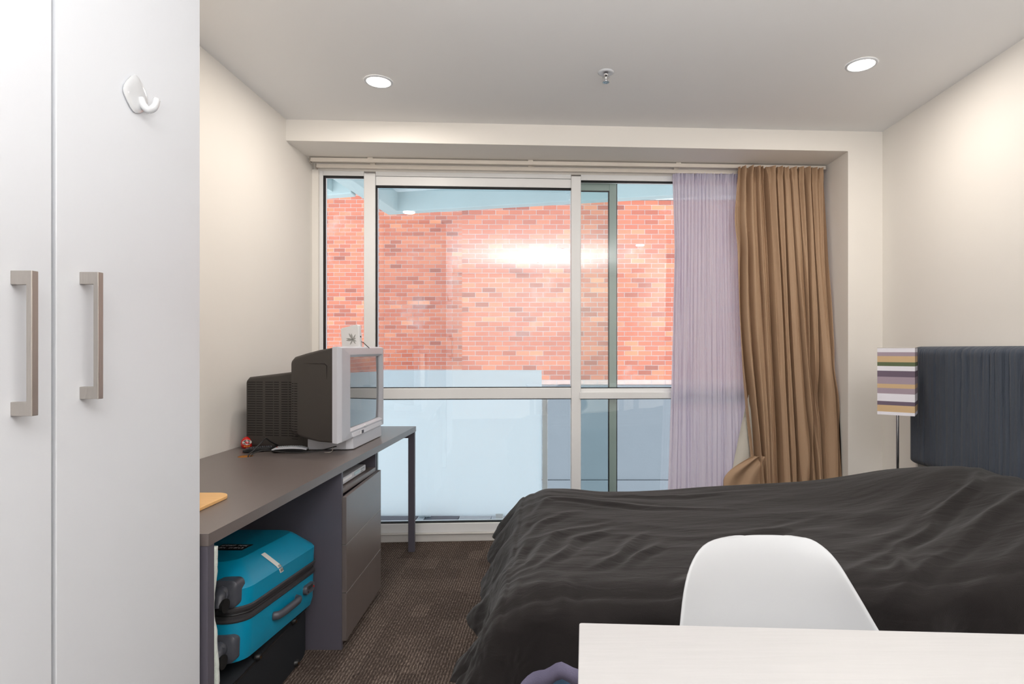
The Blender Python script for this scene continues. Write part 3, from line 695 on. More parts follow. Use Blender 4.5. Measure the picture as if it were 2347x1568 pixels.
def remote(name, label, p, q, w, h, top, side, keym, grp=None, arch=.004):
    d = Vector((q[0] - p[0], q[1] - p[1])); L_ = d.length; a = math.atan2(d.y, d.x)
    t = thing(name, label, 'remote control', (p[0], p[1], ZT), a, grp)
    def prof(s): return ZT + h + arch * math.sin(math.pi * s)
    bm = BM(); rings = []
    for i in range(9):
        s = i / 8; ww = w / 2 * (1 - .12 * abs(2 * s - 1) ** 3); e = .0 if 0 < i < 8 else .004
        zb = ZT + .0005 + .004 * math.sin(math.pi * s) * .5
        zz = prof(s) - e
        rings.append([(s * L_, -ww + e + .003, zb + e), (s * L_, -ww + e, zb + .004), (s * L_, -ww + e, zz - .004), (s * L_, ww - e, zz - .004), (s * L_, ww - e, zb + .004), (s * L_, ww - e - .003, zb + e)])
    loft(bm, rings); obj('lower_case', bm, side, t, local=True, smooth=True, sharp=40)
    bm = BM(); rings = []
    for i in range(9):
        s = i / 8; ww = w / 2 * (1 - .12 * abs(2 * s - 1) ** 3) + .0004; e = .0 if 0 < i < 8 else .004
        zz = prof(s) - e
        rings.append([(s * L_, -ww + e, zz - .0055), (s * L_, -ww + e, zz - .002), (s * L_, -ww + e + .003, zz), (s * L_, ww - e - .003, zz), (s * L_, ww - e, zz - .002), (s * L_, ww - e, zz - .0055)])
    loft(bm, rings); obj('upper_case', bm, top, t, local=True, smooth=True, sharp=40)
    me = {}
    for i in range(12):
        for j_ in range(3):
            s = .12 + i * .062; y = (j_ - 1) * w * .27; z = prof(s)
            mk = keym if not (i == 0 and j_ == 1) else M['key_red']
            if mk.name not in me:
                k = BM(); box(k, -.0026, .0026, -.0028, .0028, -.001, .0022); bmesh.ops.recalc_face_normals(k, faces=k.faces); mm = bpy.data.meshes.new('button'); k.to_mesh(mm); k.free(); mm.materials.append(mk); me[mk.name] = mm
            o = bpy.data.objects.new('button', me[mk.name]); COL.objects.link(o); o.parent = t; o.location = (s * L_, y, z - ZT)
    # the lower meshes were built with absolute heights
    for c_ in t.children:
        if c_.type == 'MESH' and c_.name.startswith(('lower', 'upper')): c_.data.transform(Matrix.Translation((0, 0, -ZT)))
    return t
remote('remote_control', 'black remote control lying beside the daruma doll', (-1.355, 2.505), (-1.235, 2.575), .046, .016, M['black'], M['black'], M['casegrey'])
remote('remote_control', 'silver topped remote control lying next to the black one', (-1.228, 2.515), (-1.085, 2.535), .050, .020, M['tvsilver'], M['black'], M['key'])
def cable(label, pts, r=.0024):
    bm = BM(); tube(bm, pts, r, 8, 8); o = obj('cable', bm, M['cable'], None, smooth=True); tag(o, label, 'cable'); return o
hx, hy = -1.292, 2.425
cable('black cable standing up out of the desk hole', [(hx, hy, ZT - .05), (hx + .004, hy + .002, ZT + .003), (hx + .015, hy + .02, ZT + .020), (hx + .036, hy + .05, ZT + .052), (hx + .048, hy + .06, ZT + .066), (hx + .050, hy + .10, ZT + .045), (hx + .052, hy + .16, ZT + .02)], .003)
cable('thin black cable running from the desk hole along the television', [(hx + .010, hy, ZT - .05), (hx + .014, hy + .004, ZT + .003), (-1.262, 2.452, ZT + .014), (-1.235, 2.478, ZT + .016), (-1.17, 2.488, ZT + .006), (-1.10, 2.50, ZT + .003), (-1.03, 2.53, ZT + .006), (-.98, 2.560, ZT + .016), (-.96, 2.62, ZT + .018)], .0024)
bm = BM(); tube(bm, [(-1.00, 2.505, ZT + .002), (-.975, 2.515, ZT + .002), (-.968, 2.52, ZT + .014), (-.972, 2.524, ZT + .020)], .0012, 6, 4); o = obj('wire_clip', bm, M['nickel'], None, smooth=True); tag(o, 'tiny bent wire clip lying at the television base', 'clip')

bd = thing('bamboo_board', 'rounded pale bamboo board lying on desk beside the wardrobe', 'board', (-1.15, 1.62, ZT))
bm = BM(); pr = rrect(-1.30, -.985, 1.425, 1.77, .045, 8); loft(bm, [[(x, y, ZT + .0005) for x, y in pr], [(x, y, ZT + .011) for x, y in pr]]); obj('board', bm, M['bamboo'], bd, bevel=.002)
bm = BM(); lathe(bm, [(.006, ZT + .0105), (.006, ZT + .0116)], -1.085, 1.738, 16); obj('hanging_hole', bm, M['ink'], bd)

# ------------------------------------------------------------------ luggage under the desk
sc = thing('suitcase', 'teal hard shell suitcase lying flat under the desk', 'suitcase', (-1.108, 1.964, .220), R(-1)); sc.rotation_euler.x = R(-4)
Lx, Wy = .190, .266                                           # half width (x) and half length (y)
def rring(hx_, hy_, r, z, n=7): return [(x, y, z) for x, y in rrect(-hx_, hx_, -hy_, hy_, r, n)]
T = .288
bm = BM(); loft(bm, [rring(Lx - .024, Wy - .026, .045, .0), rring(Lx - .006, Wy - .007, .055, .010), rring(Lx, Wy, .06, .035), rring(Lx, Wy, .06, .128)])
lower = obj('lower_shell', bm, M['teal'], sc, local=True, smooth=True, sharp=38)
bm = BM(); loft(bm, [rring(Lx, Wy, .06, .170), rring(Lx, Wy, .06, .222), rring(Lx - .006, Wy - .006, .06, .232), rring(Lx - .060, Wy - .055, .05, .282), rring(Lx - .068, Wy - .063, .055, T), rring(Lx - .10, Wy - .1, .05, T)])
upper = obj('upper_shell', bm, M['teal'], sc, local=True, smooth=True, sharp=20)
bm = BM(); loft(bm, [rring(Lx + .002, Wy + .002, .062, .126), rring(Lx + .005, Wy + .005, .065, .131), rring(Lx + .005, Wy + .005, .065, .138), rring(Lx - .004, Wy - .004, .06, .141), rring(Lx - .004, Wy - .004, .06, .157),
     rring(Lx + .005, Wy + .005, .065, .160), rring(Lx + .006, Wy + .006, .065, .169), rring(Lx + .002, Wy + .002, .062, .173)], cap=False)
zb = obj('zip_band', bm, M['zip'], sc, local=True, smooth=True, sharp=30)
bm = BM(); loft(bm, [rring(Lx + .000, Wy + .000, .063, .147), rring(Lx + .001, Wy + .001, .063, .149), rring(Lx, Wy, .063, .151)], cap=False); obj('zip', bm, M['black'], zb, local=True)
# wheels in grey corner housings at the near end (two at the top corner, two at the bottom)
def caster(x, z, sx):
    bm = BM()
    # housing wraps the near corner
    pr = rrect(-.040, .034, -.040, .040, .018, 5)
    loft(bm, [[(x + a * 1.0, -Wy + .035, z + b_) for a, b_ in pr], [(x + a, -Wy - .006, z + b_) for a, b_ in pr], [(x + a * .82, -Wy - .012, z + b_ * .8) for a, b_ in pr]])
    hs = obj('wheel_housing', bm, M['casegrey'], sc, local=True, smooth=True, sharp=50)
    bm = BM(); tube(bm, [(x - .006, -Wy - .012, z + .004), (x - .004, -Wy - .028, z + .008), (x + .004, -Wy - .044, z - .004), (x + .006, -Wy - .052, z - .024)], [.021] * 5 + [.016] * 5 + [.012] * 5 + [.011], 12, 5)
    obj('fork', bm, M['casegrey'], hs, local=True, smooth=True)
    bm = BM(); n_ = 20
    for dx in (-.022, .010):
        loft(bm, [[(x + dx, -Wy - .040 + r_ * math.cos(2 * math.pi * i / n_), z - .020 + r_ * math.sin(2 * math.pi * i / n_)) for i in range(n_)] for r_ in (.020,)] +
                 [[(x + dx + .012, -Wy - .040 + .020 * math.cos(2 * math.pi * i / n_), z - .020 + .020 * math.sin(2 * math.pi * i / n_)) for i in range(n_)]])
    obj('wheel', bm, M['rubber'], hs, local=True)
for x in (Lx - .050, -Lx + .050):
    for z in (.214, .056): caster(x, z, 1)
bm = BM()
tube(bm, [(Lx - .002, -.08, .080), (Lx + .014, -.072, .080), (Lx + .018, -.04, .080), (Lx + .018, .04, .080), (Lx + .014, .072, .080), (Lx - .002, .08, .080)], .011, 8, 3)
bm.transform(Matrix.Translation((0, 0, .080)) @ Matrix.Diagonal((1, 1, 1.25, 1)) @ Matrix.Translation((0, 0, -.080))); obj('handle', bm, M['casegrey'], sc, local=True, smooth=True)
bm = BM(); pr = rrect(.132, .205, .070, .102, .012, 5); loft(bm, [[(Lx - .002, a, b_) for a, b_ in pr], [(Lx + .010, a, b_) for a, b_ in pr], [(Lx + .013, .132 + (a - .132) * .94 + .002, b_) for a, b_ in pr]])
lk = obj('lock', bm, M['casegrey'], sc, local=True, smooth=True, sharp=40)
for i in range(3):
    bm = BM(); box(bm, Lx + .012, Lx + .0155, .146 + i * .013, .155 + i * .013, .088, .098); obj('dial', bm, M['ink'], lk, local=True, bevel=.0008)
bm = BM(); lathe(bm, [(.004, -.002), (.004, .0025)], 0, 0, 12); bm.transform(Matrix.Translation((Lx + .013, .148, .079)) @ Matrix.Rotation(R(90), 4, 'Y')); obj('keyhole', bm, M['ink'], lk, local=True)
bm = BM(); box(bm, Lx + .012, Lx + .0145, .190, .196, .082, .088); obj('red_mark', bm, M['red'], lk, local=True)
# name plate with two lines of tiny silver lettering, too worn to read
bm = BM(); box(bm, -.03, .075, -.075, -.005, T, T + .0018); pl = obj('name_plate', bm, M['black'], sc, local=True, bevel=.0005, label='black name plate with silver lettering')
bm = BM()
for ln in range(2):
    for i in range(11):
        if i == 4 + ln * 2: continue
        x0 = -.022 + i * .0082; y0 = -.058 + ln * .028
        box(bm, x0, x0 + .0014, y0, y0 + .012, T + .0018, T + .0022)
        if (i + ln) % 2: box(bm, x0 + .0014, x0 + .0048, y0, y0 + .0018, T + .0018, T + .0022)
        if i % 3: box(bm, x0 + .0014, x0 + .0048, y0 + .0102, y0 + .012, T + .0018, T + .0022)
        if (i + ln) % 3 == 1: box(bm, x0 + .0038, x0 + .0052, y0, y0 + .012, T + .0018, T + .0022)
obj('lettering', bm, M['tvsilver'], pl, local=True)
# airline sticker folded over the bevel
def bev(t):   # point across the bevel, t 0 at the top edge, 1 at the side edge
    if t < 1: return (Lx - .060 + .054 * t, .282 - .050 * t)
    return (Lx - .006 + .006 * min(1, (t - 1) * 2), .232 - .03 * (t - 1))
bm = BM(); rows = []
for i in range(9):
    t = .15 + i * .22; x, z = bev(min(t, 1.9)); y = -.075 + .030 * (i / 8) * (1 if i < 5 else 1.0); rows.append(((x + .0009, y, z + .0009), (x + .0009, y + .024, z + .0009)))
vv = [[bm.verts.new(a), bm.verts.new(b_)] for a, b_ in rows]
for a, b_ in zip(vv[:-1], vv[1:]): bm.faces.new((a[0], a[1], b_[1], b_[0]))
st = obj('sticker', bm, M['sticker'], sc, local=True, label='white luggage sticker with bar code', solid=.0004)
bm = BM()
for i in range(9):
    t = 1.0 + i * .09; x, z = bev(t); y = -.052 + i * .0012; box(bm, x + .0010, x + .0018, y, y + .018, z - .0004, z + .0008)
obj('bar_code', bm, M['ink'], st, local=True)

bc = thing('black_case', 'black fabric case standing on the floor beneath teal suitcase', 'case', (-1.19, 1.84, 0))
bm = BM(); pr = rrect(1.49, 2.205, .004, .197, .03, 5)
loft(bm, [[(-1.42, a, b_) for a, b_ in pr], [(-.962, a, b_) for a, b_ in pr], [(-.950, 1.83 + (a - 1.83) * .985, .105 + (b_ - .105) * .93) for a, b_ in pr]]); obj('body', bm, M['blackcase'], bc, smooth=True, sharp=40)
bm = BM(); pr = rrect(1.487, 2.207, .182, .190, .003, 3); loft(bm, [[(-1.41, a, b_) for a, b_ in pr], [(-.9485, a, b_) for a, b_ in pr]]); obj('piping', bm, M['black'], bc)
for u, v in ((675, 1424), (593, 1506), (680, 1520), (560, 1600)):
    Y = .945 * F / (CX - u); Z = H - (v - CY) / F * Y
    bm = BM()
    for k in range(1): 
        rr = [[(-.950 + d, Y + r_ * math.cos(2 * math.pi * i / 14), Z + r_ * math.sin(2 * math.pi * i / 14)) for i in range(14)] for d, r_ in ((-.004, .014), (.006, .013), (.012, .008))]
        loft(bm, rr)
    ft = obj('foot', bm, M['black'], bc, smooth=True, sharp=50)
    bm = BM(); rr = [[(-.939 + d, Y + .004 * math.cos(2 * math.pi * i / 10), Z - .001 + .004 * math.sin(2 * math.pi * i / 10)) for i in range(10)] for d in (0, .0025)]; loft(bm, rr); obj('screw', bm, M['brass'], ft)

# fleece throw pushed between the end panel and the luggage
bm = BM(); rows = []
for i in range(60):
    z = .02 + i / 59 * .66
    row = []
    for j_ in range(20):
        x = -1.35 + .495 * (j_ / 19) + .012 * math.sin(z * 19) + .012 * noise.noise(Vector((z * 9, j_ * .2, 0)))
        y = 1.457 + .006 * math.sin(z * 23 + j_ * .7) + .005 * noise.noise(Vector((z * 60, j_ * 2., 3)))
        row.append(bm.verts.new((min(x, -.853 + .005 * noise.noise(Vector((z * 40, 1, 1)))), y, z)))
    rows.append(row)
for a, b_ in zip(rows[:-1], rows[1:]):
    for i in range(19): bm.faces.new((a[i], a[i + 1], b_[i + 1], b_[i]))
o = obj('fleece_throw', bm, M['fleece'], None, smooth=True, solid=.014); tag(o, 'fluffy pale fleece throw hanging between suitcase and desk end', 'blanket')

# ------------------------------------------------------------------ bed
bed = thing('bed', 'double bed with dark slate pleated fabric headboard', 'bed', (.85, 2.1, 0))
BX0, BX1, BY0, BY1 = -.09, 1.80, 1.535, 2.665
bm = BM(); pr = rrect(BX0 + .03, BX1, BY0 + .03, BY1 - .03, .06, 6); loft(bm, [[(x, y, .30) for x, y in pr], [(x, y, .50) for x, y in pr]]); obj('mattress', bm, M['mattress'], bed, bevel=.02, seg=3)
bx('bed_base', (BX0 + .05, BX1, BY0 + .05, BY1 - .05, .10, .299), M['blackcase'], bed, .01)
for x in (BX0 + .10, BX1 - .10):
    for y in (BY0 + .10, BY1 - .10):
        bm = BM(); lathe(bm, [(.022, 0), (.028, .10)], x, y, 14); obj('leg', bm, M['black'], bed)
# headboard: padded, covered with cloth gathered into irregular vertical pleats
bm = BM(); HX = 1.81; hy0, hy1, hz0, hz1 = 1.16, 2.945, .600, 1.192
ny, nz = 460, 40; random.seed(11)
ph = [random.uniform(0, 6.28) for _ in range(8)]
def pleat(y, z):
    w = y + .006 * noise.noise(Vector((y * 9, z * 3.5, 1)))
    a = noise.noise(Vector((w * 100, z * .9, 4))); b_ = noise.noise(Vector((w * 28, z * .7, 9)))
    k = max(0., min(1., (z - .62) / .5)); amp = .35 + .65 * k
    return (-abs(a) * .015 - abs(b_) * .007) * amp + .005
grid = []
for i in range(ny + 1):
    y = hy0 + (hy1 - hy0) * i / ny
    ey = min(y - hy0, hy1 - y)
    row = []
    for j_ in range(nz + 1):
        t = j_ / nz; z = hz0 + (hz1 - hz0) * t
        r = .035
        # rounded corners in outline
        zz = z
        if ey < .06:
            c_ = .06 - ey; lim = .06 - math.sqrt(max(0, .0036 - c_ * c_)); zz = min(max(z, hz0 + lim), hz1 - lim)
        ez = min(zz - hz0, hz1 - zz)
        dpt = 0
        e = min(ey, ez)
        if e < r: dpt = r - math.sqrt(max(0, r * r - (r - e) ** 2))
        x = HX + dpt - pleat(y, zz) * (1 if e > .004 else .3)
        row.append(bm.verts.new((x, y, zz)))
    row = [bm.verts.new((XR - .004, y, row[0].co.z))] + row + [bm.verts.new((XR - .004, y, row[-1].co.z))]
    grid.append(row)
for a, b_ in zip(grid[:-1], grid[1:]):
    for j_ in range(len(a) - 1): bm.faces.new((a[j_], a[j_ + 1], b_[j_ + 1], b_[j_]))
bm.faces.new(grid[0]); bm.faces.new(list(reversed(grid[-1])))
obj('headboard', bm, M['headboard'], bed, smooth=True, label='padded headboard in slate grey pleated fabric', sharp=80)
bx('headboard_bracket', (1.84, XR - .002, 2.915, 2.93, .50, .66), M['boardpaint'], bed)
for yy in (1.5, 2.4): bx('headboard_strut', (1.825, 1.86, yy, yy + .06, .0, .64), M['blackcase'], bed)

pil = []
for k, yy in enumerate((1.87, 2.40)):
    bm = BM(); rings = []
    for i in range(13):
        t = i / 12; x = 1.36 + .40 * t; e = math.sin(math.pi * min(max(t, .02), .98)) ** .5
        rings.append([(x, yy + .24 * math.cos(a) * (.8 + .2 * e), .545 + .042 * e * math.sin(a)) for a in [2 * math.pi * q / 24 for q in range(24)]])
    loft(bm, rings); o = obj('pillow', bm, M['mattress'], None, smooth=True)
    tag(o, ('plump pillow hidden under the black cover on the table side', 'plump pillow hidden under the black cover on the window side')[k], 'pillow', 'pillows under the cover')

def top_z(x, y):
    z = .532
    t = max(0, min(1, (x - .2) / 1.45)); z += .062 * t
    def g(x0, y0, sx, sy, a): return a * math.exp(-((x - x0) / sx) ** 2 - ((y - y0) / sy) ** 2)
    z += g(1.60, 2.36, .34, .30, .085) + g(1.62, 1.85, .36, .36, .085) + g(.0, 2.5, .35, .25, .018)
    z -= g(.32, 2.62, .25, .16, .014)
    return z
FOLDS = [([(-.04, 1.70), (.02, 1.80), (.08, 1.95), (.20, 2.05)], .010), ([(.10, 1.69), (.19, 1.77), (.25, 1.90), (.32, 2.00)], .011), ([(.21, 1.70), (.27, 1.80), (.36, 1.90)], .009),
         ([(-.13, 1.67), (-.12, 1.88), (-.06, 2.14), (.10, 2.27)], .008), ([(-.10, 1.58), (-.08, 1.78), (0, 2.0), (.22, 2.14)], .008), ([(-.10, 2.2), (-.02, 2.42), (.14, 2.40), (.42, 2.30), (.70, 2.24)], .008),
         ([(-.02, 2.55), (.25, 2.50), (.55, 2.46), (.9, 2.50)], .006), ([(.78, 1.57), (1.12, 1.79), (1.55, 2.12), (1.8, 2.42)], .013), ([(.72, 1.42), (.86, 1.49), (1.10, 1.64), (1.62, 1.98)], .012),
         ([(.95, 1.56), (.99, 1.66), (1.06, 1.73)], .010), ([(1.05, 1.45), (1.35, 1.58), (1.75, 1.80)], .012), ([(.30, 1.45), (.36, 1.58), (.46, 1.64)], .007), ([(.5, 1.95), (.75, 1.97), (1.0, 2.1)], .006),
         ([(-.05, 1.42), (.02, 1.50), (.02, 1.62)], .010), ([(.05, 1.28), (.00, 1.38), (-.06, 1.48)], .012), ([(.12, 1.30), (.16, 1.40), (.10, 1.50)], .010)]
def seg_dist(x, y, a, b_):
    dx, dy = b_[0] - a[0], b_[1] - a[1]; t = ((x - a[0]) * dx + (y - a[1]) * dy) / (dx * dx + dy * dy); t = max(0, min(1, t))
    return math.hypot(x - a[0] - dx * t, y - a[1] - dy * t), t
def ridges(x, y):
    v = 0
    for pts, am in FOLDS:
        if x < min(p[0] for p in pts) - .1 or x > max(p[0] for p in pts) + .1 or y < min(p[1] for p in pts) - .1 or y > max(p[1] for p in pts) + .1: continue
        best = 9; bt_ = 0; n_ = len(pts) - 1
        for i in range(n_):
            d, t = seg_dist(x, y, pts[i], pts[i + 1])
            if d < best: best = d; bt_ = (i + t) / n_
        v += am * math.exp(-(best / .017) ** 1.5) * (.25 + .75 * math.sin(math.pi * min(1, max(0, bt_)))) - am * .35 * math.exp(-((best - .036) / .014) ** 2) * math.sin(math.pi * bt_)
    return v
def wr(x, y):   # wrinkles of the cover
    v = ridges(x + .012 * noise.noise(Vector((x * 9, y * 9, 5))), y + .016 * noise.noise(Vector((x * 9, y * 9, 15))))
    c_ = Vector((x * 1.2, y * 5.5 + .5 * x, 2.0)); c_ += Vector((noise.noise(Vector((x * 2, y * 2, 7))) * .5, noise.noise(Vector((x * 2, y * 2, 17))) * .9, 0))
    v += .010 * (.5 - abs(noise.noise(c_)))
    c2 = Vector((x * 3.1 + y * 1.1, y * 14 - x * 2.5, 5.0)); v += .0022 * (.5 - abs(noise.noise(c2)))
    c3 = Vector((x * 9, y * 30, 8.0)); v += .0007 * noise.noise(c3)
    # long folds fanning from the head towards the near edge
    d = (y - 1.55) - (x - 1.05) * .55
    for k, (o_, w_, a_) in enumerate(((.10, .035, .016), (.27, .045, .013), (-.08, .03, .014), (.45, .06, .008))):
        q = d - o_ - .03 * noise.noise(Vector((x * 3, k, 0))); v += a_ * math.exp(-(q / w_) ** 2) * max(0, min(1, (x - .75) / .4))
    # arcs at the foot corner
    rr = math.hypot(x + .25, (y - 1.7)); aa = math.atan2(y - 1.7, x + .25)
    v += .0012 * math.sin(aa * 22 + noise.noise(Vector((x * 3, y * 3, 1))) * 4) * math.exp(-(x + .1) / .35) * (1 if x > -.1 else 1)
    return v
bm = BM()
hf, hn, hfr = .30, .285, .26
nx, nyy = 300, 240
px0, px1 = BX0 - hf, 1.80; py0, py1 = BY0 - hn, BY1 + hfr
def cover_pt(p, q):
    ex = max(0, BX0 - p); en = max(0, BY0 - q); ef = max(0, q - BY1)
    x = max(p, BX0); y = min(max(q, BY0), BY1)
    ey = max(en, ef); e = math.hypot(ex, ey)
    z = top_z(x, y) + wr(p, q) * (1 if e < .02 else 1)
    # round over the edges
    inx = min(x - BX0, .07); iny = min(y - BY0, BY1 - y, .07)
    z -= .022 * (1 - inx / .07) ** 2 + .022 * (1 - iny / .07) ** 2 * (1 if x < 1.7 or y > 2 else 1)
    if e > 0:
        R_ = .05
        if e < R_ * 1.57: o_ = R_ * math.sin(e / R_); dr = R_ * (1 - math.cos(e / R_))
        else: o_ = R_; dr = R_ + e - R_ * 1.57
        nxr, nyr = ex / e, ey / e
        # foot side flares outwards, other sides hang close
        fl = (.44 * nxr ** 2 + (.06 if en > 0 else .03) * nyr ** 2) * max(0, dr - .01)
        s_ = (p * 7 if ey > ex else q * 7)
        fold = .028 * noise.noise(Vector((p * 5.5, q * 5.5, 3))) + .018 * math.sin((math.atan2(ey, max(ex, 1e-4)) if ex > 0 and ey > 0 else s_) * 3.1 + 2 * noise.noise(Vector((p * 4, q * 4, 9))))
        amt = min(1, dr / .18)
        fold += .012 * (.5 - abs(noise.noise(Vector((p * 9 + q * 3, q * 11 - p * 4, 21))))) + .005 * (.5 - abs(noise.noise(Vector((p * 24, q * 30, 31)))))
        o_ += fl + fold * amt
        dr *= 1 - .28 * nxr ** 2 * (ex > .05)
        x -= o_ * nxr; y += o_ * nyr * (-1 if en > 0 else 1)
        z -= dr
        z = max(z, .014)
    return (x, y, z)
def hem(p, q):   # uneven lower edge
    return q
G = []
for i in range(nx + 1):
    a = i / nx
    p = px0 + (px1 - px0) * a
    row = []
    for j_ in range(nyy + 1):
        b_ = j_ / nyy; q = py0 + (py1 - py0) * b_
        # near hem lifts where the blue sheet shows
        if q < BY0:
            lift = .103 * math.exp(-((p - .03) / .21) ** 2); q = BY0 - (BY0 - q) * (1 - lift / hn - .10 * noise.noise(Vector((p * 3, 0, 0))))
        row.append(bm.verts.new(cover_pt(p, q)))
    G.append(row)
for a, b_ in zip(G[:-1], G[1:]):
    for j_ in range(nyy): bm.faces.new((a[j_], b_[j_], b_[j_ + 1], a[j_ + 1]))
near_hem = [tuple(G[i][0].co) for i in range(0, nx + 1, 2)]
cv = thing('bed_cover', 'crumpled black cotton cover draped over the whole bed', 'bed cover', (.85, 2.1, .5))
obj('cloth', bm, M['cover'], cv, smooth=True)
bm = BM(); rows = []
for (x, y, z) in near_hem[19:]:
    k = .010 * noise.noise(Vector((x * 14, 2, 2)))
    rows.append([bm.verts.new((x, y - .003, z + .012 + k)), bm.verts.new((x, y - .013 - k, z - .002 + k)), bm.verts.new((x, y - .010, z - .022 + k * 1.5)), bm.verts.new((x + .002, y + .004, z - .038 + k * 2))])
for a, b_ in zip(rows[:-1], rows[1:]):
    for j_ in range(3): bm.faces.new((a[j_], a[j_ + 1], b_[j_ + 1], b_[j_]))
obj('hem', bm, M['lilac'], cv, smooth=True, label='crumpled grey lilac hem of the cover')
bm = BM(); rows = []
for i in range(130):
    x = BX0 + .0 + i / 129 * (1.8 - BX0)
    k = .014 * noise.noise(Vector((x * 8, 5, 5))) + .006 * math.sin(x * 60 + 3 * noise.noise(Vector((x * 3, 0, 1))))
    rows.append([bm.verts.new((x, BY0 + .025 - .0 * k, .47)), bm.verts.new((x, BY0 + .005 + k * .2, .38)), bm.verts.new((x, BY0 - .015 + k, .27)), bm.verts.new((x, BY0 - .018 + k * 1.6, .12)), bm.verts.new((x, BY0 - .012 + k * 1.8, .03))])
for a, b_ in zip(rows[:-1], rows[1:]):
    for j_ in range(4): bm.faces.new((a[j_], a[j_ + 1], b_[j_ + 1], b_[j_]))
o = obj('bed_sheet', bm, M['bluesheet'], None, smooth=True); tag(o, 'light blue sheet showing below the black cover hem', 'sheet')

# ------------------------------------------------------------------ lamp
lm = thing('floor_lamp', 'slim chrome floor lamp with striped box shade beside headboard', 'lamp', (1.65, 2.775, 0))
bm = BM(); lathe(bm, [(.085, 0), (.085, .012), (.08, .016), (.012, .018), (.008, .03)], 1.65, 2.775, 28); obj('base', bm, M['chrome'], lm, smooth=True, sharp=40)
bm = BM(); lathe(bm, [(.0065, .02), (.0065, 1.10)], 1.655, 2.775, 14); obj('pole', bm, M['chrome'], lm, smooth=True, sharp=40)
th = R(36)
LM = Matrix.Translation((1.655, 2.775, 0)) @ Matrix.Rotation(-th, 4, 'Z')
bm = BM(); a_, d_ = .0765, .08; z0, z1 = .868, 1.186
def rr_(a, d, z): return [(-a, -d, z), (a, -d, z), (a, d, z), (-a, d, z)]
loft(bm, [rr_(a_, d_, z0), rr_(a_, d_, z1), rr_(a_ - .002, d_ - .002, z1), rr_(a_ - .002, d_ - .002, z0), rr_(a_, d_, z0)], cap=False); bmesh.ops.remove_doubles(bm, verts=bm.verts, dist=1e-5); bm.transform(LM)
obj('lamp_shade', bm, M['stripes'], lm, label='box shade with white, mauve, tan and green stripes')
bm = BM(); loft(bm, [rr_(a_ + .0008, d_ + .0008, z1 - .002), rr_(a_ + .0008, d_ + .0008, z1 + .001), rr_(a_ - .003, d_ - .003, z1 + .001), rr_(a_ - .003, d_ - .003, z1 - .002)], cap=False); bm.transform(LM); obj('shade_rim', bm, M['nickel'], lm)
bm = BM()
tube(bm, [(-a_ + .002, 0, z1 - .02), (a_ - .002, 0, z1 - .02)], .0015, 6); tube(bm, [(0, -d_ + .002, z1 - .02), (0, d_ - .002, z1 - .02)], .0015, 6); bm.transform(LM); obj('shade_frame', bm, M['nickel'], lm)
bm = BM(); lathe(bm, [(.014, 1.04), (.014, 1.08), (.03, 1.11), (.028, 1.135), (.001, 1.15)], 1.655, 2.775, 18); obj('bulb', bm, M['white'], lm, smooth=True)

# ------------------------------------------------------------------ curtains and tracks
for k, (dd, zz, s0) in enumerate(((-.10, 2.292, .02), (-.045, 2.272, .035))):
    t = thing('curtain_track', ('white curtain track nearest the room under the bulkhead', 'white curtain track closest to the window glass')[k], 'curtain track', (0, 3.5, zz), 0, 'curtain tracks above the window')
    bm = BM(); wbox(bm, s0, SE - .02, dd - .011, dd + .011, zz - .004, zz + .016); wbox(bm, s0, SE - .02, dd - .013, dd - .010, zz - .006, zz + .004); obj('rail', bm, M['track'], t, bevel=.001)
    bm = BM(); wbox(bm, s0 - .006, s0, dd - .014, dd + .014, zz - .012, zz + .018); obj('end_stop', bm, M['nickel'], t, bevel=.001)
    for q in (.35, 1.3, 2.2): 
        bm = BM(); wbox(bm, q, q + .03, dd - .008, dd + .008, zz + .015, ZS - .0005 if k == 0 else ZS - .0005); obj('bracket', bm, M['track'], t)

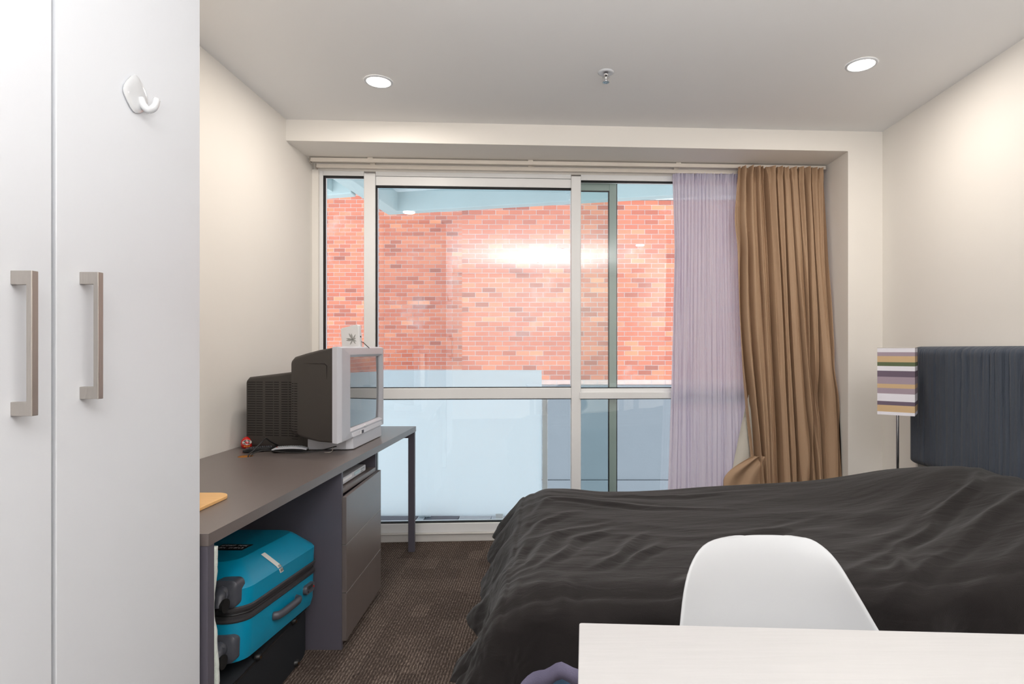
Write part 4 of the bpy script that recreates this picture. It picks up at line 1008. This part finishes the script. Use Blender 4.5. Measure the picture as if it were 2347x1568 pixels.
def lerp_tab(tab, v):
    if v <= tab[0][0]: return tab[0][1]
    for (a, x), (b_, y) in zip(tab[:-1], tab[1:]):
        if a <= v <= b_: return x + (y - x) * (v - a) / (b_ - a)
    return tab[-1][1]
def curtain(name, label, m, Ltab, Rtab, YL, YR, N, amp_top, amp_bot, zt, zb_, seed, nc=420, nr=90, header=.085, wfun=None, ncr=12, cd=.03, csc=1.):
    t = thing(name, label, 'curtain', ((Ltab[0][1] + Rtab[0][1] - 2 * CX) / 2 / F * 3.5, 3.48, zb_))
    bm = BM(); rows = []
    rd = random.Random(int(seed * 10)); creases = []
    for i in range(ncr):
        a0 = (i + .5 + rd.uniform(-.42, .42)) / ncr
        creases.append((a0, rd.uniform(-.05, .05) * csc, .02 * csc, rd.uniform(.006, .016) * csc, cd * rd.uniform(.3, .8), cd * rd.uniform(.5, 1.5), i * 3.7))
    for i in range(nr + 1):
        s = (i / nr); z = zt + (zb_ - zt) * s
        row = []
        depth = sum((YL[0], YR[0])) / 2
        vp = CY - F * (z - H) / 3.48
        k = max(0, min(1, (zt - z) / (zt - zb_)))
        yl = YL[0] + (YL[1] - YL[0]) * k; yr = YR[0] + (YR[1] - YR[0]) * k
        def sm(tab, v): return sum(lerp_tab(tab, v + d) for d in (-24, -12, 0, 12, 24)) / 5
        def ln(tab, v): return tab[0][1] + (tab[-2][1] - tab[0][1]) * (v - tab[0][0]) / (tab[-2][0] - tab[0][0])
        xl = (ln(Ltab, vp) - CX) / F * yl; xr = (ln(Rtab, vp) - CX) / F * yr
        dl_ = (sm(Ltab, vp) - ln(Ltab, vp)) / F * yl; dr_ = (sm(Rtab, vp) - ln(Rtab, vp)) / F * yr
        kk = k ** .7
        amp = amp_top + (amp_bot - amp_top) * kk
        for j_ in range(nc + 1):
            a = j_ / nc
            w = a + (.010 + .030 * k) * noise.noise(Vector((a * 5 + seed, z * .9, seed))) + .008 * k * noise.noise(Vector((a * 17, z * 2.2, seed + 4)))
            phs = 2 * math.pi * N * w
            f1 = math.sin(phs) + .25 * math.sin(2 * phs + 1)
            fm = 1 + .6 * noise.noise(Vector((a * 6, z * .8, seed + 2)))
            y = yl + (yr - yl) * a + amp_top * f1 * fm * max(.12, 1 - 1.5 * k)
            y += (amp_bot - amp_top) * .8 * k * math.sin(2 * math.pi * w * N * .31 + seed) + .004 * noise.noise(Vector((a * 24, z * 4, seed + 9))) * (.3 + k)
            for (a0, dr, wig, wd, dt, db, sd) in creases:
                ai = a0 + dr * k + wig * noise.noise(Vector((z * 1.1, sd, 0)))
                q = (a - ai) / wd
                if abs(q) < 6: y += (dt + (db - dt) * k) * (math.exp(-abs(q) ** 1.3) - .30 * math.exp(-((abs(q) - 1.9) / .9) ** 2)) * (1 + .6 * noise.noise(Vector((z * 1.7, sd, 4))))
            x = xl + (xr - xl) * a + dl_ * math.exp(-(a / .10) ** 2) + dr_ * math.exp(-((1 - a) / .16) ** 2) + amp_top * .5 * math.cos(phs) * math.sin(math.pi * a) ** .3
            if z > zt - header:      # gathered heading tape
                h = (z - (zt - header)) / header
                y += amp_top * 1.3 * math.sin(phs * 2 + 2 * noise.noise(Vector((a * 9, 3, seed)))) * h * (1 - .2 * h)
                x += .010 * h * noise.noise(Vector((a * 30, z * 20, seed)))
            if wfun: x, y = wfun(x, y, z, a, k)
            row.append(bm.verts.new((x, y, z + (.006 * noise.noise(Vector((a * 35, seed, 2))) if i == 0 else 0))))
        rows.append(row)
    for a, b_ in zip(rows[:-1], rows[1:]):
        for j_ in range(nc): bm.faces.new((a[j_], a[j_ + 1], b_[j_ + 1], b_[j_]))
    o = obj('cloth', bm, m, t, smooth=True)
    return t, rows
vt = 380
sheer_L = [(380, 1541), (564, 1546), (847, 1540), (1096, 1532), (1230, 1526)]
sheer_R = [(380, 1712), (900, 1716), (1100, 1724), (1230, 1728)]
curtain('sheer_curtain', 'translucent lilac white sheer curtain gathered beside the window', M['sheer'], sheer_L, sheer_R, (3.55, 3.545), (3.565, 3.56), 21, .007, .012, 2.262, .03, 3.3, ncr=22, cd=.012, csc=.6)
br_L = [(380, 1692), (440, 1688), (504, 1681), (564, 1690), (698, 1694), (847, 1702), (947, 1711), (1046, 1722), (1096, 1728), (1230, 1738)]
br_R = [(380, 1889), (599, 1898), (723, 1909), (800, 1911), (857, 1909), (885, 1917), (972, 1927), (1076, 1931), (1230, 1934)]
def col_clip(x, y, z, a, k):
    lim = 1.680
    if x > lim: x = lim
    return x, min(y, 3.555)
def folds(x, y, z, a, k):
    # a deep diagonal tuck and the pocket low on the right
    t = max(0, min(1, (1.1 - z) / .5))
    c = a - (.60 + .22 * (z - .55)); y += -.030 * math.exp(-(c / .05) ** 2) * t + .022 * math.exp(-((c - .08) / .05) ** 2) * t
    y += -.035 * math.exp(-((a - .90) / .10) ** 2 - ((z - 1.02) / .22) ** 2) + .03 * math.exp(-((a - .80) / .07) ** 2 - ((z - .88) / .10) ** 2)
    # turned-back leading edge near the top
    y += -.03 * math.exp(-((a - .05) / .05) ** 2 - ((z - 1.93) / .18) ** 2)
    return col_clip(x, y, z, a, k)
bt, rows = curtain('drape_curtain', 'full length brown satin curtain bunched at window corner', M['drape'], br_L, br_R, (3.50, 3.46), (3.535, 3.35), 12, .009, .030, 2.292, .03, 8.1, 640, 130, .10, folds, 11, .056, 1.15)
bm = BM(); rows = []                                              # cream lining turned out at the lower left
for i in range(41):
    s = i / 40; v = 905 + 330 * s; z = H - (v - CY) / F * 3.50
    ul = 1716 - 68 * s ** .9 if s < .66 else 1716 - 68 * .66 ** .9 - 10 * (s - .66)
    row = []
    for j_ in range(31):
        a = j_ / 30; u = ul + (1745 - ul) * a
        Y = 3.505 + .016 * math.sin(a * 9 + s * 4) * s + .012 * noise.noise(Vector((a * 3, s * 4, 5)))
        row.append(bm.verts.new(((u - CX) / F * Y, Y, z)))
    rows.append(row)
for a, b_ in zip(rows[:-1], rows[1:]):
    for j_ in range(30): bm.faces.new((a[j_], a[j_ + 1], b_[j_ + 1], b_[j_]))
obj('lining', bm, M['lining'], bt, smooth=True, label='cream lining turned out at the lower edge', solid=.002)
bm = BM(); rows = []                                              # the hem corner swept over the lining
for i in range(31):
    s = i / 30; row = []
    v = 1046 + 190 * s; z = H - (v - CY) / F * 3.45
    ul = 1724 - 66 * math.sin(min(1, s * 3.2) * math.pi / 2)
    for j_ in range(41):
        a = j_ / 40; u = ul + (1760 - ul) * a; Y = 3.452 + .012 * math.sin((a * 2.2 + s * 1.3) * 6.28) + .008 * noise.noise(Vector((a * 5, s * 5, 1)))
        row.append(bm.verts.new(((u - CX) / F * Y, Y, z)))
    rows.append(row)
for a, b_ in zip(rows[:-1], rows[1:]):
    for j_ in range(40): bm.faces.new((a[j_], a[j_ + 1], b_[j_ + 1], b_[j_]))
obj('swept_hem', bm, M['drape'], bt, smooth=True, solid=.002)

# ------------------------------------------------------------------ table
tb = thing('table', 'white washed wooden table top in front of the bed', 'table', (.62, .5, 0))
TA = math.atan2(.869 - .905, .709 - .039)
TM = Matrix.Translation((.0395, .905, 0)) @ Matrix.Rotation(TA, 4, 'Z')
TW, TD = 1.25, .75
bm = BM(); pr = rrect(0, TW, -TD, 0, .004, 3); loft(bm, [[tuple(TM @ Vector((x, y, .725))) for x, y in pr], [tuple(TM @ Vector((x, y, .750))) for x, y in pr]]); obj('tabletop', bm, M['tablewood'], tb, bevel=.0015)
bm = BM(); 
for q in ((.06, TW - .06, -.06, -.04), (.06, TW - .06, -TD + .04, -TD + .06), (.06, .08, -TD + .06, -.06), (TW - .08, TW - .06, -TD + .06, -.06)): box(bm, *q, .66, .7245, TM)
obj('apron', bm, M['tablewood'], tb)
for x in (.04, TW - .09):
    for y in (-TD + .04, -.09):
        bm = BM(); box(bm, x, x + .05, y, y + .05, 0, .7245, TM); obj('leg', bm, M['tablewood'], tb, bevel=.003)

# ------------------------------------------------------------------ chair
ch = thing('shell_chair', 'white moulded plastic shell chair tucked behind the table', 'chair', (.39, .93, 0))
rws = []
def cr_row(v, uL, uR, Y, bow):
    z = H - (v - CY) / F * Y; rws.append(((uL - CX) / F * Y, (uR - CX) / F * Y, Y, z, bow, 0))
for v, a, b_, Y, bw in ((1227.5, 1700, 1800, 1.140, .002), (1228.6, 1668, 1834, 1.139, .004), (1233, 1632, 1857, 1.137, .007), (1245, 1606, 1878, 1.132, .012), (1262, 1588, 1896, 1.126, .020), (1285, 1572, 1912, 1.120, .028),
                        (1320, 1559, 1930, 1.112, .036), (1360, 1551, 1952, 1.104, .042), (1400, 1545, 1973, 1.095, .048), (1445, 1539, 1995, 1.084, .056)): cr_row(v, a, b_, Y, bw)
for z, xl, xr, Y, bow, lift in ((.600, .185, .640, 1.070, .09, 0), (.54, .175, .645, 1.055, .15, 0.0), (.485, .175, .640, 1.03, .19, .03), (.450, .18, .635, .99, .19, .07), (.430, .185, .63, .93, .14, .085), (.422, .19, .625, .85, .06, .075), (.428, .195, .62, .76, .0, .05), (.432, .205, .61, .68, -.02, .03), (.420, .225, .59, .645, -.03, .005)):
    rws.append((xl, xr, Y, z, bow, lift))
bm = BM(); vr = []
for (xl, xr, Y, z, bow, lift) in rws:
    row = []
    for j_ in range(25):
        a = j_ / 24; c_ = 2 * a - 1
        ease = abs(c_) ** 2.6
        row.append(bm.verts.new((xl + (xr - xl) * a, Y - bow * ease, z + lift * ease)))
    vr.append(row)
for a, b_ in zip(vr[:-1], vr[1:]):
    for j_ in range(24): bm.faces.new((a[j_], a[j_ + 1], b_[j_ + 1], b_[j_]))
obj('seat_shell', bm, M['chairwhite'], ch, smooth=True, solid=.006, subsurf=1)
for sx in (-1, 1):
    for sy in (-1, 1):
        bm = BM(); tube(bm, [(.405 + sx * .09, .86 + sy * .09, .395), (.405 + sx * .21, .86 + sy * .20, 0.0)], [.013, .010], 12); obj('leg', bm, M['beech'], ch, smooth=True, sharp=50)
bm = BM()
tube(bm, [(.405 - .16, .86 - .155, .19), (.405 + .105, .86 + .10, .35)], .004, 6); tube(bm, [(.405 + .16, .86 - .155, .19), (.405 - .105, .86 + .10, .35)], .004, 6)
tube(bm, [(.405 - .16, .86 + .155, .19), (.405 + .105, .86 - .10, .35)], .004, 6); tube(bm, [(.405 + .16, .86 + .155, .19), (.405 - .105, .86 - .10, .35)], .004, 6)
obj('cross_brace', bm, M['black'], ch, smooth=True)
bm = BM(); box(bm, .405 - .11, .405 + .11, .86 - .11, .86 + .11, .392, .400); obj('mount_plate', bm, M['black'], ch)
